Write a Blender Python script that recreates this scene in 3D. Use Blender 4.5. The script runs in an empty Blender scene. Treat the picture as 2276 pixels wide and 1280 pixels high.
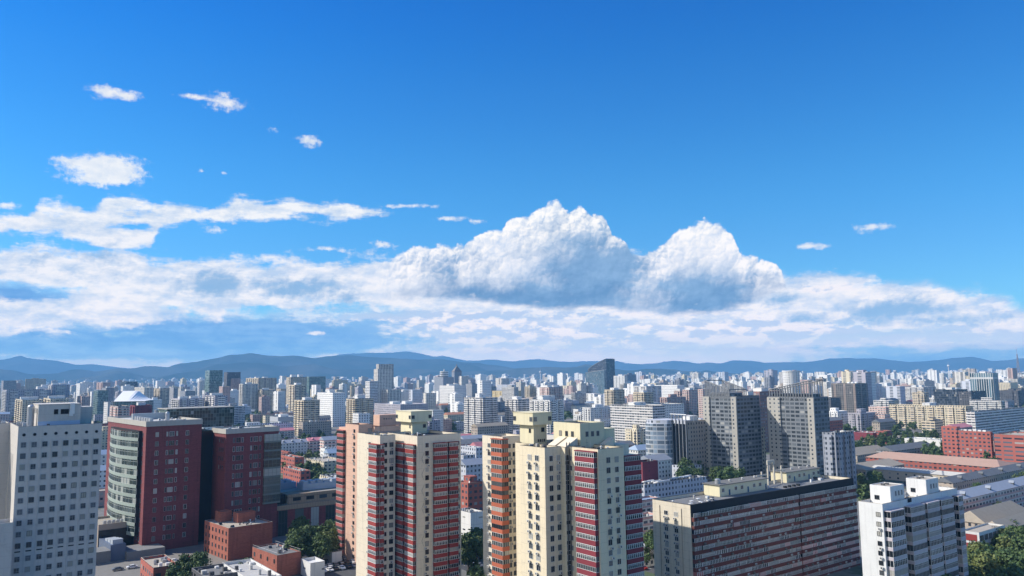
import bpy, bmesh, math, random
from mathutils import Vector, Matrix
random.seed(7)
scene = bpy.context.scene
C = scene.collection
rad = math.radians

# ------------------------------------------------------------------ camera
FPX, PITCH, ROLL, EYE = 1720.0, math.atan(192/1720.0), 0.012, 80.0   # focal length in pixels of a 2276 px wide frame
FWD = Vector((0, math.cos(PITCH), math.sin(PITCH)))
UPV = Vector((0, -math.sin(PITCH), math.cos(PITCH)))
XV = Vector((1, 0, 0))
cam_data = bpy.data.cameras.new('camera')
cam_data.sensor_width = 36.0
cam_data.lens = 36.0*FPX/2276.0
cam_data.clip_start = 1.0
cam_data.clip_end = 120000.0
cam = bpy.data.objects.new('camera', cam_data)
C.objects.link(cam)
_r = XV*math.cos(ROLL) - UPV*math.sin(ROLL)
_u = XV*math.sin(ROLL) + UPV*math.cos(ROLL)
_m = Matrix((_r, _u, -FWD)).transposed().to_4x4()
_m.translation = Vector((0, 0, EYE))
cam.matrix_world = _m
scene.camera = cam

def ray(px, py):
    """direction of the line of sight through a pixel of the 2276 x 1280 photograph"""
    cx, cy = px-1138.0, 640.0-py
    x = cx*math.cos(ROLL) + cy*math.sin(ROLL)
    y = -cx*math.sin(ROLL) + cy*math.cos(ROLL)
    return XV*x + UPV*y + FWD*FPX
def at_z(px, py, z):
    d = ray(px, py); t = (z-EYE)/d.z
    return Vector((d.x*t, d.y*t, z))
def at_y(px, py, Y):
    d = ray(px, py); t = Y/d.y
    return Vector((d.x*t, Y, EYE+d.z*t))
def ang(px, py):
    """azimuth and elevation in degrees"""
    d = ray(px, py)
    return math.degrees(math.atan2(d.x, d.y)), math.degrees(math.atan2(d.z, math.hypot(d.x, d.y)))

# ------------------------------------------------------------------ sun
GRID = rad(37)                                   # the whole town is laid out on one compass grid
U = Vector((math.cos(GRID), math.sin(GRID), 0))   # along the east fronts (away to the right)
W = Vector((-math.sin(GRID), math.cos(GRID), 0))  # along the south fronts (away to the left)
SUN_EL, _o = rad(38), rad(40)
_h = (-U)*math.cos(_o) + W*math.sin(_o)
SUN = Vector((_h.x*math.cos(SUN_EL), _h.y*math.cos(SUN_EL), math.sin(SUN_EL)))
ld = bpy.data.lights.new('sun', 'SUN')
ld.energy = 5.0; ld.angle = rad(0.5); ld.color = (1.0, 0.94, 0.85)
sun = bpy.data.objects.new('sun', ld); C.objects.link(sun)
sun.rotation_euler = SUN.to_track_quat('Z', 'Y').to_euler()
sun.location = (0, 0, 500)

scene.render.engine = 'CYCLES'
scene.view_settings.view_transform = 'Standard'
scene.view_settings.look = 'None'
scene.view_settings.gamma = 1.0
scene.view_settings.exposure = 0.30
cy = scene.cycles
cy.max_bounces = 4; cy.diffuse_bounces = 2; cy.glossy_bounces = 2; cy.transmission_bounces = 2
cy.volume_bounces = 0; cy.transparent_max_bounces = 4
cy.caustics_reflective = False; cy.caustics_refractive = False
cy.sample_clamp_indirect = 4.0
cy.use_denoising = True
try: cy.denoiser = 'OPENIMAGEDENOISE'
except Exception: pass
cy.denoising_prefilter = 'ACCURATE'

# ------------------------------------------------------------------ node helper
class Nd:
    """arithmetic on node sockets"""
    tree = None
    def __init__(s, sock): s.s = sock
    @staticmethod
    def math(op, *a, clamp=False):
        n = Nd.tree.nodes.new('ShaderNodeMath'); n.operation = op; n.use_clamp = clamp
        for i, v in enumerate(a):
            if isinstance(v, Nd): Nd.tree.links.new(v.s, n.inputs[i])
            else: n.inputs[i].default_value = v
        return Nd(n.outputs[0])
    def __add__(s, o): return Nd.math('ADD', s, o)
    __radd__ = __add__
    def __sub__(s, o): return Nd.math('SUBTRACT', s, o)
    def __rsub__(s, o): return Nd.math('SUBTRACT', o, s)
    def __mul__(s, o): return Nd.math('MULTIPLY', s, o)
    __rmul__ = __mul__
    def __truediv__(s, o): return Nd.math('DIVIDE', s, o)
def nmin(a, b): return Nd.math('MINIMUM', a, b)
def nmax(a, b): return Nd.math('MAXIMUM', a, b)
def clamp01(a): return Nd.math('ADD', a, 0.0, clamp=True)
def sstep(x, lo, hi, a=0.0, b=1.0):
    n = Nd.tree.nodes.new('ShaderNodeMapRange'); n.interpolation_type = 'SMOOTHSTEP'
    Nd.tree.links.new(x.s, n.inputs[0])
    for i, v in enumerate((lo, hi, a, b)): n.inputs[i+1].default_value = v
    return Nd(n.outputs[0])
def vec(x, y, z=0.0):
    n = Nd.tree.nodes.new('ShaderNodeCombineXYZ')
    for i, v in enumerate((x, y, z)):
        if isinstance(v, Nd): Nd.tree.links.new(v.s, n.inputs[i])
        else: n.inputs[i].default_value = v
    return Nd(n.outputs[0])
def vm(op, a, b=None, scale=None, out=0):
    n = Nd.tree.nodes.new('ShaderNodeVectorMath'); n.operation = op
    for i, v in enumerate((a, b)):
        if v is None: continue
        if isinstance(v, Nd): Nd.tree.links.new(v.s, n.inputs[i])
        else: n.inputs[i].default_value = v
    if scale is not None: n.inputs['Scale'].default_value = scale
    return Nd(n.outputs[out])
def noise(v, scale, detail=4, rough=0.55, dist=0.0, dim='3D', lac=2.0, typ='FBM'):
    n = Nd.tree.nodes.new('ShaderNodeTexNoise'); n.noise_dimensions = dim
    Nd.tree.links.new(v.s, n.inputs['Vector'])
    n.inputs['Scale'].default_value = scale; n.inputs['Detail'].default_value = detail
    n.inputs['Roughness'].default_value = rough; n.inputs['Distortion'].default_value = dist
    n.inputs['Lacunarity'].default_value = lac
    return Nd(n.outputs[0])
def voro(v, scale, detail=2, rough=0.5, dim='2D', rnd=1.0):
    n = Nd.tree.nodes.new('ShaderNodeTexVoronoi'); n.voronoi_dimensions = dim; n.feature = 'SMOOTH_F1'
    Nd.tree.links.new(v.s, n.inputs['Vector'])
    n.inputs['Scale'].default_value = scale; n.inputs['Detail'].default_value = detail
    n.inputs['Roughness'].default_value = rough; n.inputs['Smoothness'].default_value = 0.30
    n.inputs['Randomness'].default_value = rnd
    return Nd(n.outputs['Distance'])
def curve(x, pts, lo, hi, vlo, vhi):
    """y(x) through pts; x in lo..hi, y in vlo..vhi"""
    n = Nd.tree.nodes.new('ShaderNodeFloatCurve')
    cm = n.mapping; c = cm.curves[0]
    q = sorted(((p[0]-lo)/(hi-lo), (p[1]-vlo)/(vhi-vlo)) for p in pts)
    q = [p for p in q if 0 <= p[0] <= 1]
    while len(c.points) > 2: c.points.remove(c.points[0])
    c.points[0].location = q[0]; c.points[1].location = q[-1]
    for p in q[1:-1]: c.points.new(*p)
    for p in c.points: p.handle_type = 'AUTO_CLAMPED'
    cm.update()
    Nd.tree.links.new(((x-lo)/(hi-lo)).s, n.inputs['Value'])
    return Nd(n.outputs[0])*(vhi-vlo)+vlo
def mixc(f, a, b):
    n = Nd.tree.nodes.new('ShaderNodeMix'); n.data_type = 'RGBA'; n.clamp_factor = True
    for sock, v in ((n.inputs[0], f), (n.inputs[6], a), (n.inputs[7], b)):
        if isinstance(v, Nd): Nd.tree.links.new(v.s, sock)
        elif isinstance(v, (int, float)): sock.default_value = v
        else: sock.default_value = (*v, 1) if len(v) == 3 else v
    return Nd(n.outputs[2])
def sepxyz(v):
    n = Nd.tree.nodes.new('ShaderNodeSeparateXYZ'); Nd.tree.links.new(v.s, n.inputs[0])
    return Nd(n.outputs[0]), Nd(n.outputs[1]), Nd(n.outputs[2])

# ------------------------------------------------------------------ world: sky and clouds, laid out by compass direction
def build_world():
    w = bpy.data.worlds.new('World'); scene.world = w; w.use_nodes = True
    t = w.node_tree; t.nodes.clear(); Nd.tree = t
    out = t.nodes.new('ShaderNodeOutputWorld'); bg = t.nodes.new('ShaderNodeBackground')
    t.links.new(bg.outputs[0], out.inputs[0]); bg.inputs[1].default_value = 0.1
    sky = t.nodes.new('ShaderNodeTexSky'); sky.sky_type = 'NISHITA'; sky.sun_disc = False
    sky.sun_elevation = SUN_EL; sky.sun_rotation = math.atan2(SUN.x, SUN.y)
    sky.altitude = 100; sky.air_density = 1.0; sky.dust_density = 0.3; sky.ozone_density = 3.0
    tc = t.nodes.new('ShaderNodeTexCoord')
    d = Nd(tc.outputs['Generated'])
    x, y, z = sepxyz(d)
    az = Nd.math('ARCTAN2', x, y)*(180/math.pi)
    el = Nd.math('ARCSINE', z)*(180/math.pi)
    skyc = vm('MULTIPLY', Nd(sky.outputs[0]), SKY_TINT)
    # deepen the blue towards the zenith, paler towards the skyline
    gr = curve(el, [(-5, 1.0), (0, 1.0), (6, 0.95), (12, 0.70), (20, 0.30), (28, 0.02), (40, 0.0), (90, 0.1)], -5, 90, 0, 2)
    gg = curve(el, [(-5, 1.0), (0, 1.0), (6, 1.05), (12, 1.08), (20, 0.98), (28, 0.84), (40, 0.8), (90, 0.8)], -5, 90, 0, 2)
    gb = curve(el, [(-5, 1.0), (0, 1.0), (6, 1.05), (12, 1.12), (20, 1.2), (28, 1.25), (40, 1.2), (90, 1.0)], -5, 90, 0, 2)
    skyc = vm('MULTIPLY', skyc, vec(gr, gg, gb))
    v2 = vec(az, el, 0.0)
    def A(px, py): return ang(px, py)
    def outline(pts): return curve(az, [A(*p) for p in pts], -40, 40, -5, 25)
    # turbulence
    n_big = noise(v2, 0.22, 6, 0.60)        # broad
    n_mid = noise(vm('MULTIPLY', v2, (0.75, 1.6, 1)), 0.55, 7, 0.62)
    n_fine = noise(v2, 2.2, 5, 0.6)
    warp = vec((noise(v2, 1.1, 4, 0.6)-0.5)*0.9, (noise(vm('ADD', v2, (31, 7, 0)), 1.1, 4, 0.6)-0.5)*0.9, 0)
    wv = vm('ADD', v2, warp)
    def billow(p):                            # cauliflower heights: puffs on puffs
        r = voro(p, 0.50, 0)*-1.0
        for sc, am, of in ((1.05, 0.52, 5.3), (2.3, 0.26, 9.1), (5.2, 0.09, 2.7)):
            r = r - voro(vm('ADD', p, (of, of*0.7, 0)), sc, 0)*am
        return r+0.95
    n_sh = noise(vm('ADD', vm('MULTIPLY', v2, (0.42, 1.5, 1)), vec((n_big-0.5)*1.5, (n_big-0.5)*1.0, 0)), 0.75, 6, 0.58)   # stretched along the layer
    bil = billow(wv)
    bil2 = billow(vm('ADD', wv, (-0.10, 0.12, 0)))      # light falls from the upper left
    relief = (bil-bil2)*7.0                   # >0 on the sunlit side of a puff
    n_rel = noise(vm('MULTIPLY', vm('ADD', v2, (-0.25, 0.4, 0)), (0.75, 1.6, 1)), 0.55, 7, 0.62) - n_mid

    def blob(px, py, rx, ry):
        a, e = A(px, py)
        q = vm('MULTIPLY', vm('SUBTRACT', v2, (a, e, 0)), (30.0/rx, 30.0/ry, 0))
        return 1.0 - vm('LENGTH', q, out=1)
    def any_(*b):
        r = b[0]
        for k in b[1:]: r = nmax(r, k)
        return r
    col = skyc
    WHT, GRY, DRK = (9.3, 9.4, 9.6), (4.4, 5.6, 7.6), (1.9, 3.2, 5.6)
    # 1. veil and streaks low over the hills
    st = noise(vm('MULTIPLY', vm('ADD', v2, vec((n_mid-0.5)*3.0, (n_big-0.5)*1.2, 0)), (0.09, 1.0, 1)), 1.0, 6, 0.55)
    top_v = outline([(-200, 560), (0, 600), (300, 660), (500, 680), (820, 672), (900, 660), (1400, 660), (1600, 640), (1750, 600), (2000, 618), (2230, 650), (2330, 690), (2500, 700)])
    veil = sstep(top_v-el+(n_mid-0.5)*2.5+(n_fine-0.5)*0.5, -0.2, 1.2)
    hole = any_(blob(520, 755, 470, 62), blob(130, 760, 260, 40), blob(20, 655, 120, 30)*0.8, blob(2080, 798, 380, 26)*0.6)
    hs = sstep(hole+(n_mid-0.5)*1.3+(st-0.5)*1.3, -0.02, 0.5)
    cov = sstep(st+(n_mid-0.5)*0.3, 0.30, 0.55)*0.22+0.78
    va = veil*cov*(1.0-hs*0.92)
    vcol = mixc(sstep(st+n_rel*2.6+(n_mid-0.5)*0.9, 0.38, 0.66), (4.9, 6.0, 8.1), (9.3, 9.2, 9.5))
    low = sstep(el, 0.5, 3.6)
    vcol = mixc(low, (5.6, 6.5, 8.5), vcol)
    col = mixc(va, col, vcol)
    hcol = mixc(sstep(n_mid+(st-0.5), 0.35, 0.75), (0.6, 2.0, 6.0), (2.0, 3.8, 7.6))
    col = mixc(hs*veil*0.85, col, hcol)
    # 2. broken sheet on the left, rising into the upper streak
    s_top = outline([(-300, 470), (-60, 520), (0, 540), (90, 535), (200, 545), (270, 545), (345, 556), (380, 568), (440, 566), (520, 572), (600, 568), (720, 575), (830, 560), (880, 566), (960, 552), (1100, 560), (1600, 560), (1740, 606), (1900, 608), (2100, 640), (2300, 690), (2600, 700)])
    s_bot = outline([(-300, 745), (0, 742), (150, 738), (350, 724), (450, 714), (600, 696), (800, 694), (1000, 720), (1400, 730), (1700, 725), (2000, 745), (2300, 745), (2600, 745)])
    F = nmin((s_top-el)*0.9, (el-s_bot)*0.8)
    F = nmin(F, 1.2)
    u_top = outline([(-300, 460), (-40, 474), (0, 476), (60, 474), (95, 442), (150, 438), (200, 458), (240, 434), (280, 428), (340, 440), (400, 446), (450, 458), (500, 450), (530, 438), (600, 440), (700, 446), (790, 450), (850, 466), (880, 476), (900, 540), (1200, 700), (2600, 700)])
    u_bot = outline([(-300, 528), (0, 528), (110, 530), (180, 545), (230, 560), (330, 560), (350, 525), (380, 506), (450, 500), (560, 494), (700, 490), (800, 487), (850, 480), (870, 479), (900, 470), (1200, 450), (2600, 400)])
    Fu = nmin(nmin((u_top-el)*1.3, (el-u_bot)*1.3), 0.9)
    F = nmax(F, Fu)
    gaps = any_(blob(60, 650, 150, 26), blob(300, 505, 60, 12)*0.6, blob(620, 530, 220, 26), blob(1150, 700, 600, 14), blob(1850, 640, 90, 14))
    F2 = F - nmax(gaps, 0.0)*2.0 + (n_mid-0.5)*2.4 + (n_sh-0.5)*2.6 + (n_fine-0.5)*0.9
    sa = sstep(F2, -0.10, 0.75)
    # soft dark bellies inside the sheet
    bel = any_(blob(470, 632, 100, 34), blob(660, 640, 150, 32), blob(760, 660, 60, 22)*0.8, blob(1990, 690, 130, 36), blob(1860, 720, 260, 30)*0.8, blob(2090, 715, 150, 28)*0.8, blob(1730, 665, 60, 20)*0.8, blob(250, 600, 130, 30)*0.35, blob(170, 570, 150, 26)*0.3)
    dk = sstep(bel+(n_mid-0.5)*1.5-relief*0.10, 0.0, 0.85)
    lit = clamp01(0.60+n_rel*3.0+relief*0.07+(n_sh-0.5)*2.2+(st-0.5)*1.2+(n_fine-0.5)*0.2)
    scol = mixc(lit, (5.0, 6.3, 8.3), WHT)
    scol = mixc(dk*0.9, scol, (1.9, 3.7, 6.4))
    col = mixc(sa*0.97, col, scol)
    # 3. the two towering cumulus heads
    c_top = outline([(700, 650), (800, 615), (840, 590), (872, 569), (894, 557), (934, 548), (1009, 545), (1028, 549), (1047, 531), (1072, 518), (1116, 513), (1131, 482), (1169, 478), (1190, 470), (1209, 457), (1240, 449), (1253, 457), (1262, 467), (1284, 454), (1297, 462), (1312, 475), (1347, 481), (1352, 496), (1358, 518), (1381, 531), (1403, 553), (1425, 562), (1448, 557), (1484, 534), (1500, 510), (1517, 498), (1541, 501), (1570, 491), (1586, 499), (1602, 493), (1622, 510), (1635, 530), (1645, 556), (1663, 571), (1700, 576), (1728, 590), (1750, 640), (1800, 720), (2400, 760)])
    c_bot = outline([(600, 640), (800, 676), (862, 677), (925, 671), (987, 671), (1066, 678), (1144, 686), (1253, 694), (1331, 690), (1400, 697), (1472, 706), (1553, 707), (1602, 703), (1650, 690), (1700, 670), (1760, 650), (2400, 640)])
    Fc = nmin((c_top-el)*1.15, (el-c_bot+(n_mid-0.5)*0.9)*0.55)
    edge = (bil-0.15)*0.75 + (n_fine-0.5)*0.55 + (n_mid-0.5)*0.5
    Fc2 = Fc + edge*sstep(el-c_bot, 0.2, 1.2)
    ca = sstep(Fc2, 0.0, 0.34)*sstep(az, A(790, 600)[0], A(900, 600)[0])
    depth = c_top-el                                  # how far below the sunlit tops
    rd = sstep(depth, 0.3, 3.6, 1.0, 0.38)*sstep(el-c_bot, 0.0, 2.2, 0.35, 1.0)
    big_shade = any_(blob(1315, 615, 150, 120), blob(1372, 600, 70, 85), blob(1190, 668, 240, 52), blob(1560, 662, 140, 70), blob(1040, 655, 130, 30)*0.7, blob(1000, 620, 60, 45)*0.35, blob(1660, 640, 60, 30)*0.5)
    cd = sstep(big_shade+(n_mid-0.5)*1.1-(bil-0.15)*0.3-relief*0.16*rd, -0.42, 0.66)
    puff = clamp01(0.74+relief*0.34*rd-sstep(depth, 1.0, 5.0)*0.32+(n_fine-0.5)*0.2+(n_mid-0.5)*0.8)
    ccol = mixc(puff, (5.2, 6.4, 8.4), (10.2, 10.1, 10.0))
    inner = clamp01(sstep(el-c_bot+(n_mid-0.5)*2.4, 0.0, 3.4)*0.8+relief*0.10+(n_mid-0.5)*1.6+(n_big-0.5)*1.0+(bil-0.15)*0.4)
    ccol = mixc(cd*0.96, ccol, mixc(inner, (0.7, 1.8, 3.8), (2.0, 3.6, 6.0)))
    # second head stands in front of the first: bright rim along its left side
    col = mixc(ca, col, ccol)
    # 4. small separate clouds
    sm = any_(blob(225, 376, 92, 38)*1.5, blob(235, 203, 44, 14)*0.75, blob(285, 213, 30, 12)*0.75, blob(495, 228, 46, 22)*0.75, blob(435, 215, 36, 8)*0.6, blob(688, 314, 36, 12)*0.7, blob(1932, 507, 40, 10)*0.6, blob(1803, 547, 26, 8)*0.6, blob(448, 381, 10, 5)*0.6, blob(497, 384, 10, 5)*0.6, blob(905, 458, 60, 6)*0.6, blob(1003, 487, 36, 6)*0.7, blob(1060, 492, 28, 6)*0.7, blob(855, 543, 30, 9)*0.8, blob(730, 553, 60, 8)*0.7, blob(475, 510, 24, 8)*0.6, blob(610, 285, 14, 8)*0.5, blob(702, 740, 18, 5)*0.9, blob(20, 455, 36, 9)*0.8)
    ma = sstep(sm+(n_fine-0.5)*1.5+(n_sh-0.5)*1.8+(n_mid-0.5)*1.0-0.02, -0.05, 0.75)*sstep(sm, -0.6, 0.0)
    mcol = mixc(clamp01(0.75+n_rel*2.0+relief*0.2), (6.8, 7.6, 8.8), (9.4, 9.5, 9.6))
    col = mixc(ma*0.92, col, mcol)
    col = vm('MULTIPLY', col, (0.84, 0.83, 0.80))
    col = vm('MULTIPLY', col, vec(curve(el, BOOST_R, -5, 90, 0, 10), curve(el, BOOST_G, -5, 90, 0, 10), curve(el, BOOST_B, -5, 90, 0, 10)))
    t.links.new(col.s, bg.inputs[0])
    w.cycles.sampling_method = 'MANUAL'; w.cycles.sample_map_resolution = 256
BOOST_R = [(-5, 8.2), (0, 8.2), (1.3, 7.8), (2, 4.8), (3, 2.9), (5, 1.85), (8, 1.42), (12, 1.26), (20, 1.13), (40, 1.0), (90, 1.0)]
BOOST_G = [(-5, 6.0), (0, 6.0), (1.3, 5.7), (2, 3.8), (3, 2.35), (5, 1.6), (8, 1.3), (12, 1.2), (20, 1.08), (40, 1.0), (90, 1.0)]
BOOST_B = [(-5, 3.9), (0, 3.9), (1.3, 3.7), (2, 2.6), (3, 1.8), (5, 1.36), (8, 1.2), (12, 1.13), (20, 1.05), (40, 1.0), (90, 1.0)]
SKY_TINT = (0.36, 0.90, 1.42)
build_world()
# ------------------------------------------------------------------ tagging
def tag(o, label=None, cat=None, group=None, kind=None):
    if label: o['label'] = label
    if cat: o['category'] = cat
    if group: o['group'] = group
    if kind: o['kind'] = kind
    return o
def mesh_obj(name, verts, faces, mats, parent=None, fmat=None, smooth=False):
    me = bpy.data.meshes.new(name)
    me.from_pydata([tuple(v) for v in verts], [], faces)
    for m in (mats if isinstance(mats, (list, tuple)) else [mats]): me.materials.append(m)
    if fmat: me.polygons.foreach_set('material_index', fmat)
    if smooth: me.polygons.foreach_set('use_smooth', [True]*len(faces))
    me.update()
    o = bpy.data.objects.new(name, me); C.objects.link(o)
    if parent is not None: o.parent = parent
    return o

# ------------------------------------------------------------------ materials
MATS = {}
def new_mat(name):
    m = bpy.data.materials.new(name); m.use_nodes = True
    t = m.node_tree; Nd.tree = t
    b = t.nodes['Principled BSDF']
    return m, t, b
def mat(name, col, rough=0.8, var=0.12, scale=0.15, metal=0.0, spec=0.3, streak=0.0):
    """painted or rendered surface: uneven colour, rain streaks"""
    if name in MATS: return MATS[name]
    m, t, b = new_mat(name)
    tc = t.nodes.new('ShaderNodeTexCoord'); v = Nd(tc.outputs['Object'])
    n1 = noise(v, scale, 5, 0.6); n2 = noise(v, scale*9, 3, 0.6)
    oi = t.nodes.new('ShaderNodeObjectInfo')
    f = 1.0 + (n1-0.5)*(2*var) + (n2-0.5)*var + (Nd(oi.outputs['Random'])-0.5)*min(0.22, var*2.2)
    if streak:
        n3 = noise(vm('MULTIPLY', v, (1.3, 1.3, 0.06)), 1.0, 4, 0.6)
        f = f - sstep(n3, 0.48, 0.72)*streak
    c = vm('MULTIPLY', col, vec(f, f, f))
    t.links.new(c.s, b.inputs['Base Color'])
    b.inputs['Roughness'].default_value = rough; b.inputs['Metallic'].default_value = metal
    b.inputs['Specular IOR Level'].default_value = spec
    MATS[name] = m
    return m

# ------------------------------------------------------------------ ground
def build_ground():
    m, t, b = new_mat('city_ground')
    tc = t.nodes.new('ShaderNodeTexCoord'); v = Nd(tc.outputs['Object'])
    n = noise(v, 0.004, 6, 0.6); n2 = noise(v, 0.08, 4, 0.6)
    c = mixc(sstep(n, 0.47, 0.53), (0.17, 0.165, 0.155), (0.07, 0.10, 0.045))
    c = mixc(sstep(n2, 0.5, 0.6)*0.5, c, (0.25, 0.24, 0.22))
    t.links.new(c.s, b.inputs['Base Color']); b.inputs['Roughness'].default_value = 0.95
    R = 26000; k = 64
    vs = [(R*math.cos(2*math.pi*i/k), R*math.sin(2*math.pi*i/k), 0) for i in range(k)]
    o = mesh_obj('ground', vs, [tuple(range(k))], m); tag(o, kind='structure')
build_ground()

# ------------------------------------------------------------------ mountains
def interp(pts, x):
    if x <= pts[0][0]: return pts[0][1]
    for (x0, y0), (x1, y1) in zip(pts, pts[1:]):
        if x <= x1:
            f = (x-x0)/(x1-x0); return y0+(y1-y0)*f
    return pts[-1][1]
from mathutils import noise as mn
def build_hills():
    m, t, b = new_mat('wooded_hillside')
    tc = t.nodes.new('ShaderNodeTexCoord'); v = Nd(tc.outputs['Object'])
    n = noise(v, 0.0012, 7, 0.65)
    c = mixc(sstep(n, 0.42, 0.62), (0.03, 0.045, 0.03), (0.10, 0.10, 0.08))
    t.links.new(c.s, b.inputs['Base Color']); b.inputs['Roughness'].default_value = 1.0
    b.inputs['Specular IOR Level'].default_value = 0.0
    FAR = [(-400, 800), (-200, 806), (0, 797), (20, 793), (46, 786), (61, 792), (95, 797), (129, 800), (162, 808), (182, 810), (204, 808), (228, 811), (253, 815), (330, 822), (500, 812), (640, 800), (760, 786), (800, 783), (862, 781), (906, 777), (934, 783), (966, 792), (984, 789), (1031, 799), (1066, 799), (1100, 796), (1144, 802), (1194, 796), (1237, 803), (1287, 802), (1331, 802), (1372, 802), (1427, 809), (1452, 808), (1497, 801), (1525, 803), (1555, 808), (1569, 805), (1600, 808), (1628, 799), (1675, 801), (1698, 805), (1740, 804), (1790, 804), (1845, 796), (1900, 795), (1955, 796), (1990, 800), (2022, 805), (2065, 803), (2115, 795), (2162, 792), (2202, 799), (2240, 799), (2276, 795), (2500, 800), (2800, 810)]
    MID = [(-400, 800), (-100, 812), (0, 818), (24, 819), (61, 829), (91, 831), (131, 827), (162, 820), (182, 820), (214, 826), (259, 818), (287, 818), (323, 811), (344, 810), (374, 813), (394, 808), (440, 802), (480, 793), (511, 786), (527, 787), (557, 782), (602, 789), (622, 790), (662, 789), (703, 792), (743, 788), (784, 787), (814, 789), (844, 792), (900, 796), (920, 798), (971, 797), (1021, 802), (1062, 803), (1102, 809), (1143, 818), (1200, 826), (1400, 834), (1520, 832), (1580, 833), (2276, 840), (2800, 840)]
    NEAR = [(-400, 850), (300, 846), (430, 824), (480, 808), (545, 803), (640, 812), (700, 808), (760, 818), (860, 822), (1000, 826), (1100, 826), (1151, 819), (1183, 816), (1224, 816), (1264, 817), (1304, 811), (1350, 818), (1403, 824), (1441, 820), (1469, 818), (1499, 822), (1518, 825), (1534, 823), (1558, 825), (1574, 823), (1605, 829), (1700, 836), (2800, 850)]
    for nm, prof, Y, dep, rough in (('mountains', FAR, 22500, 3400, 0.7), ('mountains', MID, 13500, 3000, 0.8), ('hills', NEAR, 11500, 1900, 0.5)):
        nx, nd = 420, 26
        vs = []; fs = []
        for i in range(nx+1):
            px = -420 + i*(3120/nx)
            d = ray(px, interp(prof, px)); 
            hz = ray(px, 832 - (px-1138)*0.012)
            az = math.atan2(d.x, d.y)
            tz = d.z/math.hypot(d.x, d.y)
            top = max(EYE + tz*Y, -30)
            for j in range(nd+1):
                s = j/nd*2-0.72                 # <0 front, 0 ridge, >0 back
                R = Y + s*dep
                x, y = R*math.sin(az), R*math.cos(az)
                k = max(0, 1-abs(s)/ (0.72 if s < 0 else 1.28))
                nz = mn.fractal(Vector((x, y, 0))/1500.0, 1.0, 2.1, 6)
                h = top*(k**1.25) + nz*420*rough*min(1, abs(s)*3)*(0.25+k)
                ridge = mn.fractal(Vector((x, 0, y))/500.0, 1.0, 2.0, 3)*26
                if abs(s) > 0.04: h = min(h, (top-15)*(R/Y) if s < 0 else top*0.96)
                vs.append((x, y, max(h+ridge*(k > 0), -30) if k > 0 else -30))
        for i in range(nx):
            for j in range(nd):
                a = i*(nd+1)+j; fs.append((a, a+nd+1, a+nd+2, a+1))
        o = mesh_obj(nm, vs, fs, m, smooth=True); tag(o, kind='structure')
build_hills()

def build_haze():
    m = bpy.data.materials.new('haze_air'); m.use_nodes = True
    t = m.node_tree; t.nodes.clear()
    out = t.nodes.new('ShaderNodeOutputMaterial'); v = t.nodes.new('ShaderNodeVolumePrincipled')
    v.inputs['Color'].default_value = HAZE_COL; v.inputs['Density'].default_value = HAZE_D
    v.inputs['Anisotropy'].default_value = 0.0
    t.links.new(v.outputs[0], out.inputs['Volume'])
    m.cycles.homogeneous_volume = True
    s, z0, z1 = 26500, -45, 860
    vs = [(x, y, z) for z in (z0, z1) for x, y in ((-s, -s), (s, -s), (s, s), (-s, s))]
    fs = [(0, 3, 2, 1), (4, 5, 6, 7), (0, 1, 5, 4), (1, 2, 6, 5), (2, 3, 7, 6), (3, 0, 4, 7)]
    o = mesh_obj('haze', vs, fs, m); tag(o, kind='stuff')
HAZE_D, HAZE_COL = 8.8e-5, (0.24, 0.58, 1.0, 1)
build_haze()
# ------------------------------------------------------------------ picture to place
_R3, _U3, _F3 = _r.copy(), _u.copy(), FWD.copy()
def proj(p):
    d = Vector(p)-Vector((0, 0, EYE)); w = d.dot(_F3)
    return 1138+FPX*d.dot(_R3)/w, 640-FPX*d.dot(_U3)/w
def solve(P, D, px, hi=400.0):
    """how far along D from P a wall must run to end at picture column px"""
    s = 1 if proj(P+D*1.0)[0] > proj(P)[0] else -1
    lo, h = 0.0, hi
    for _ in range(40):
        m = (lo+h)/2
        if (proj(P+D*m)[0]-px)*s < 0: lo = m
        else: h = m
    return (lo+h)/2

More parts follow.
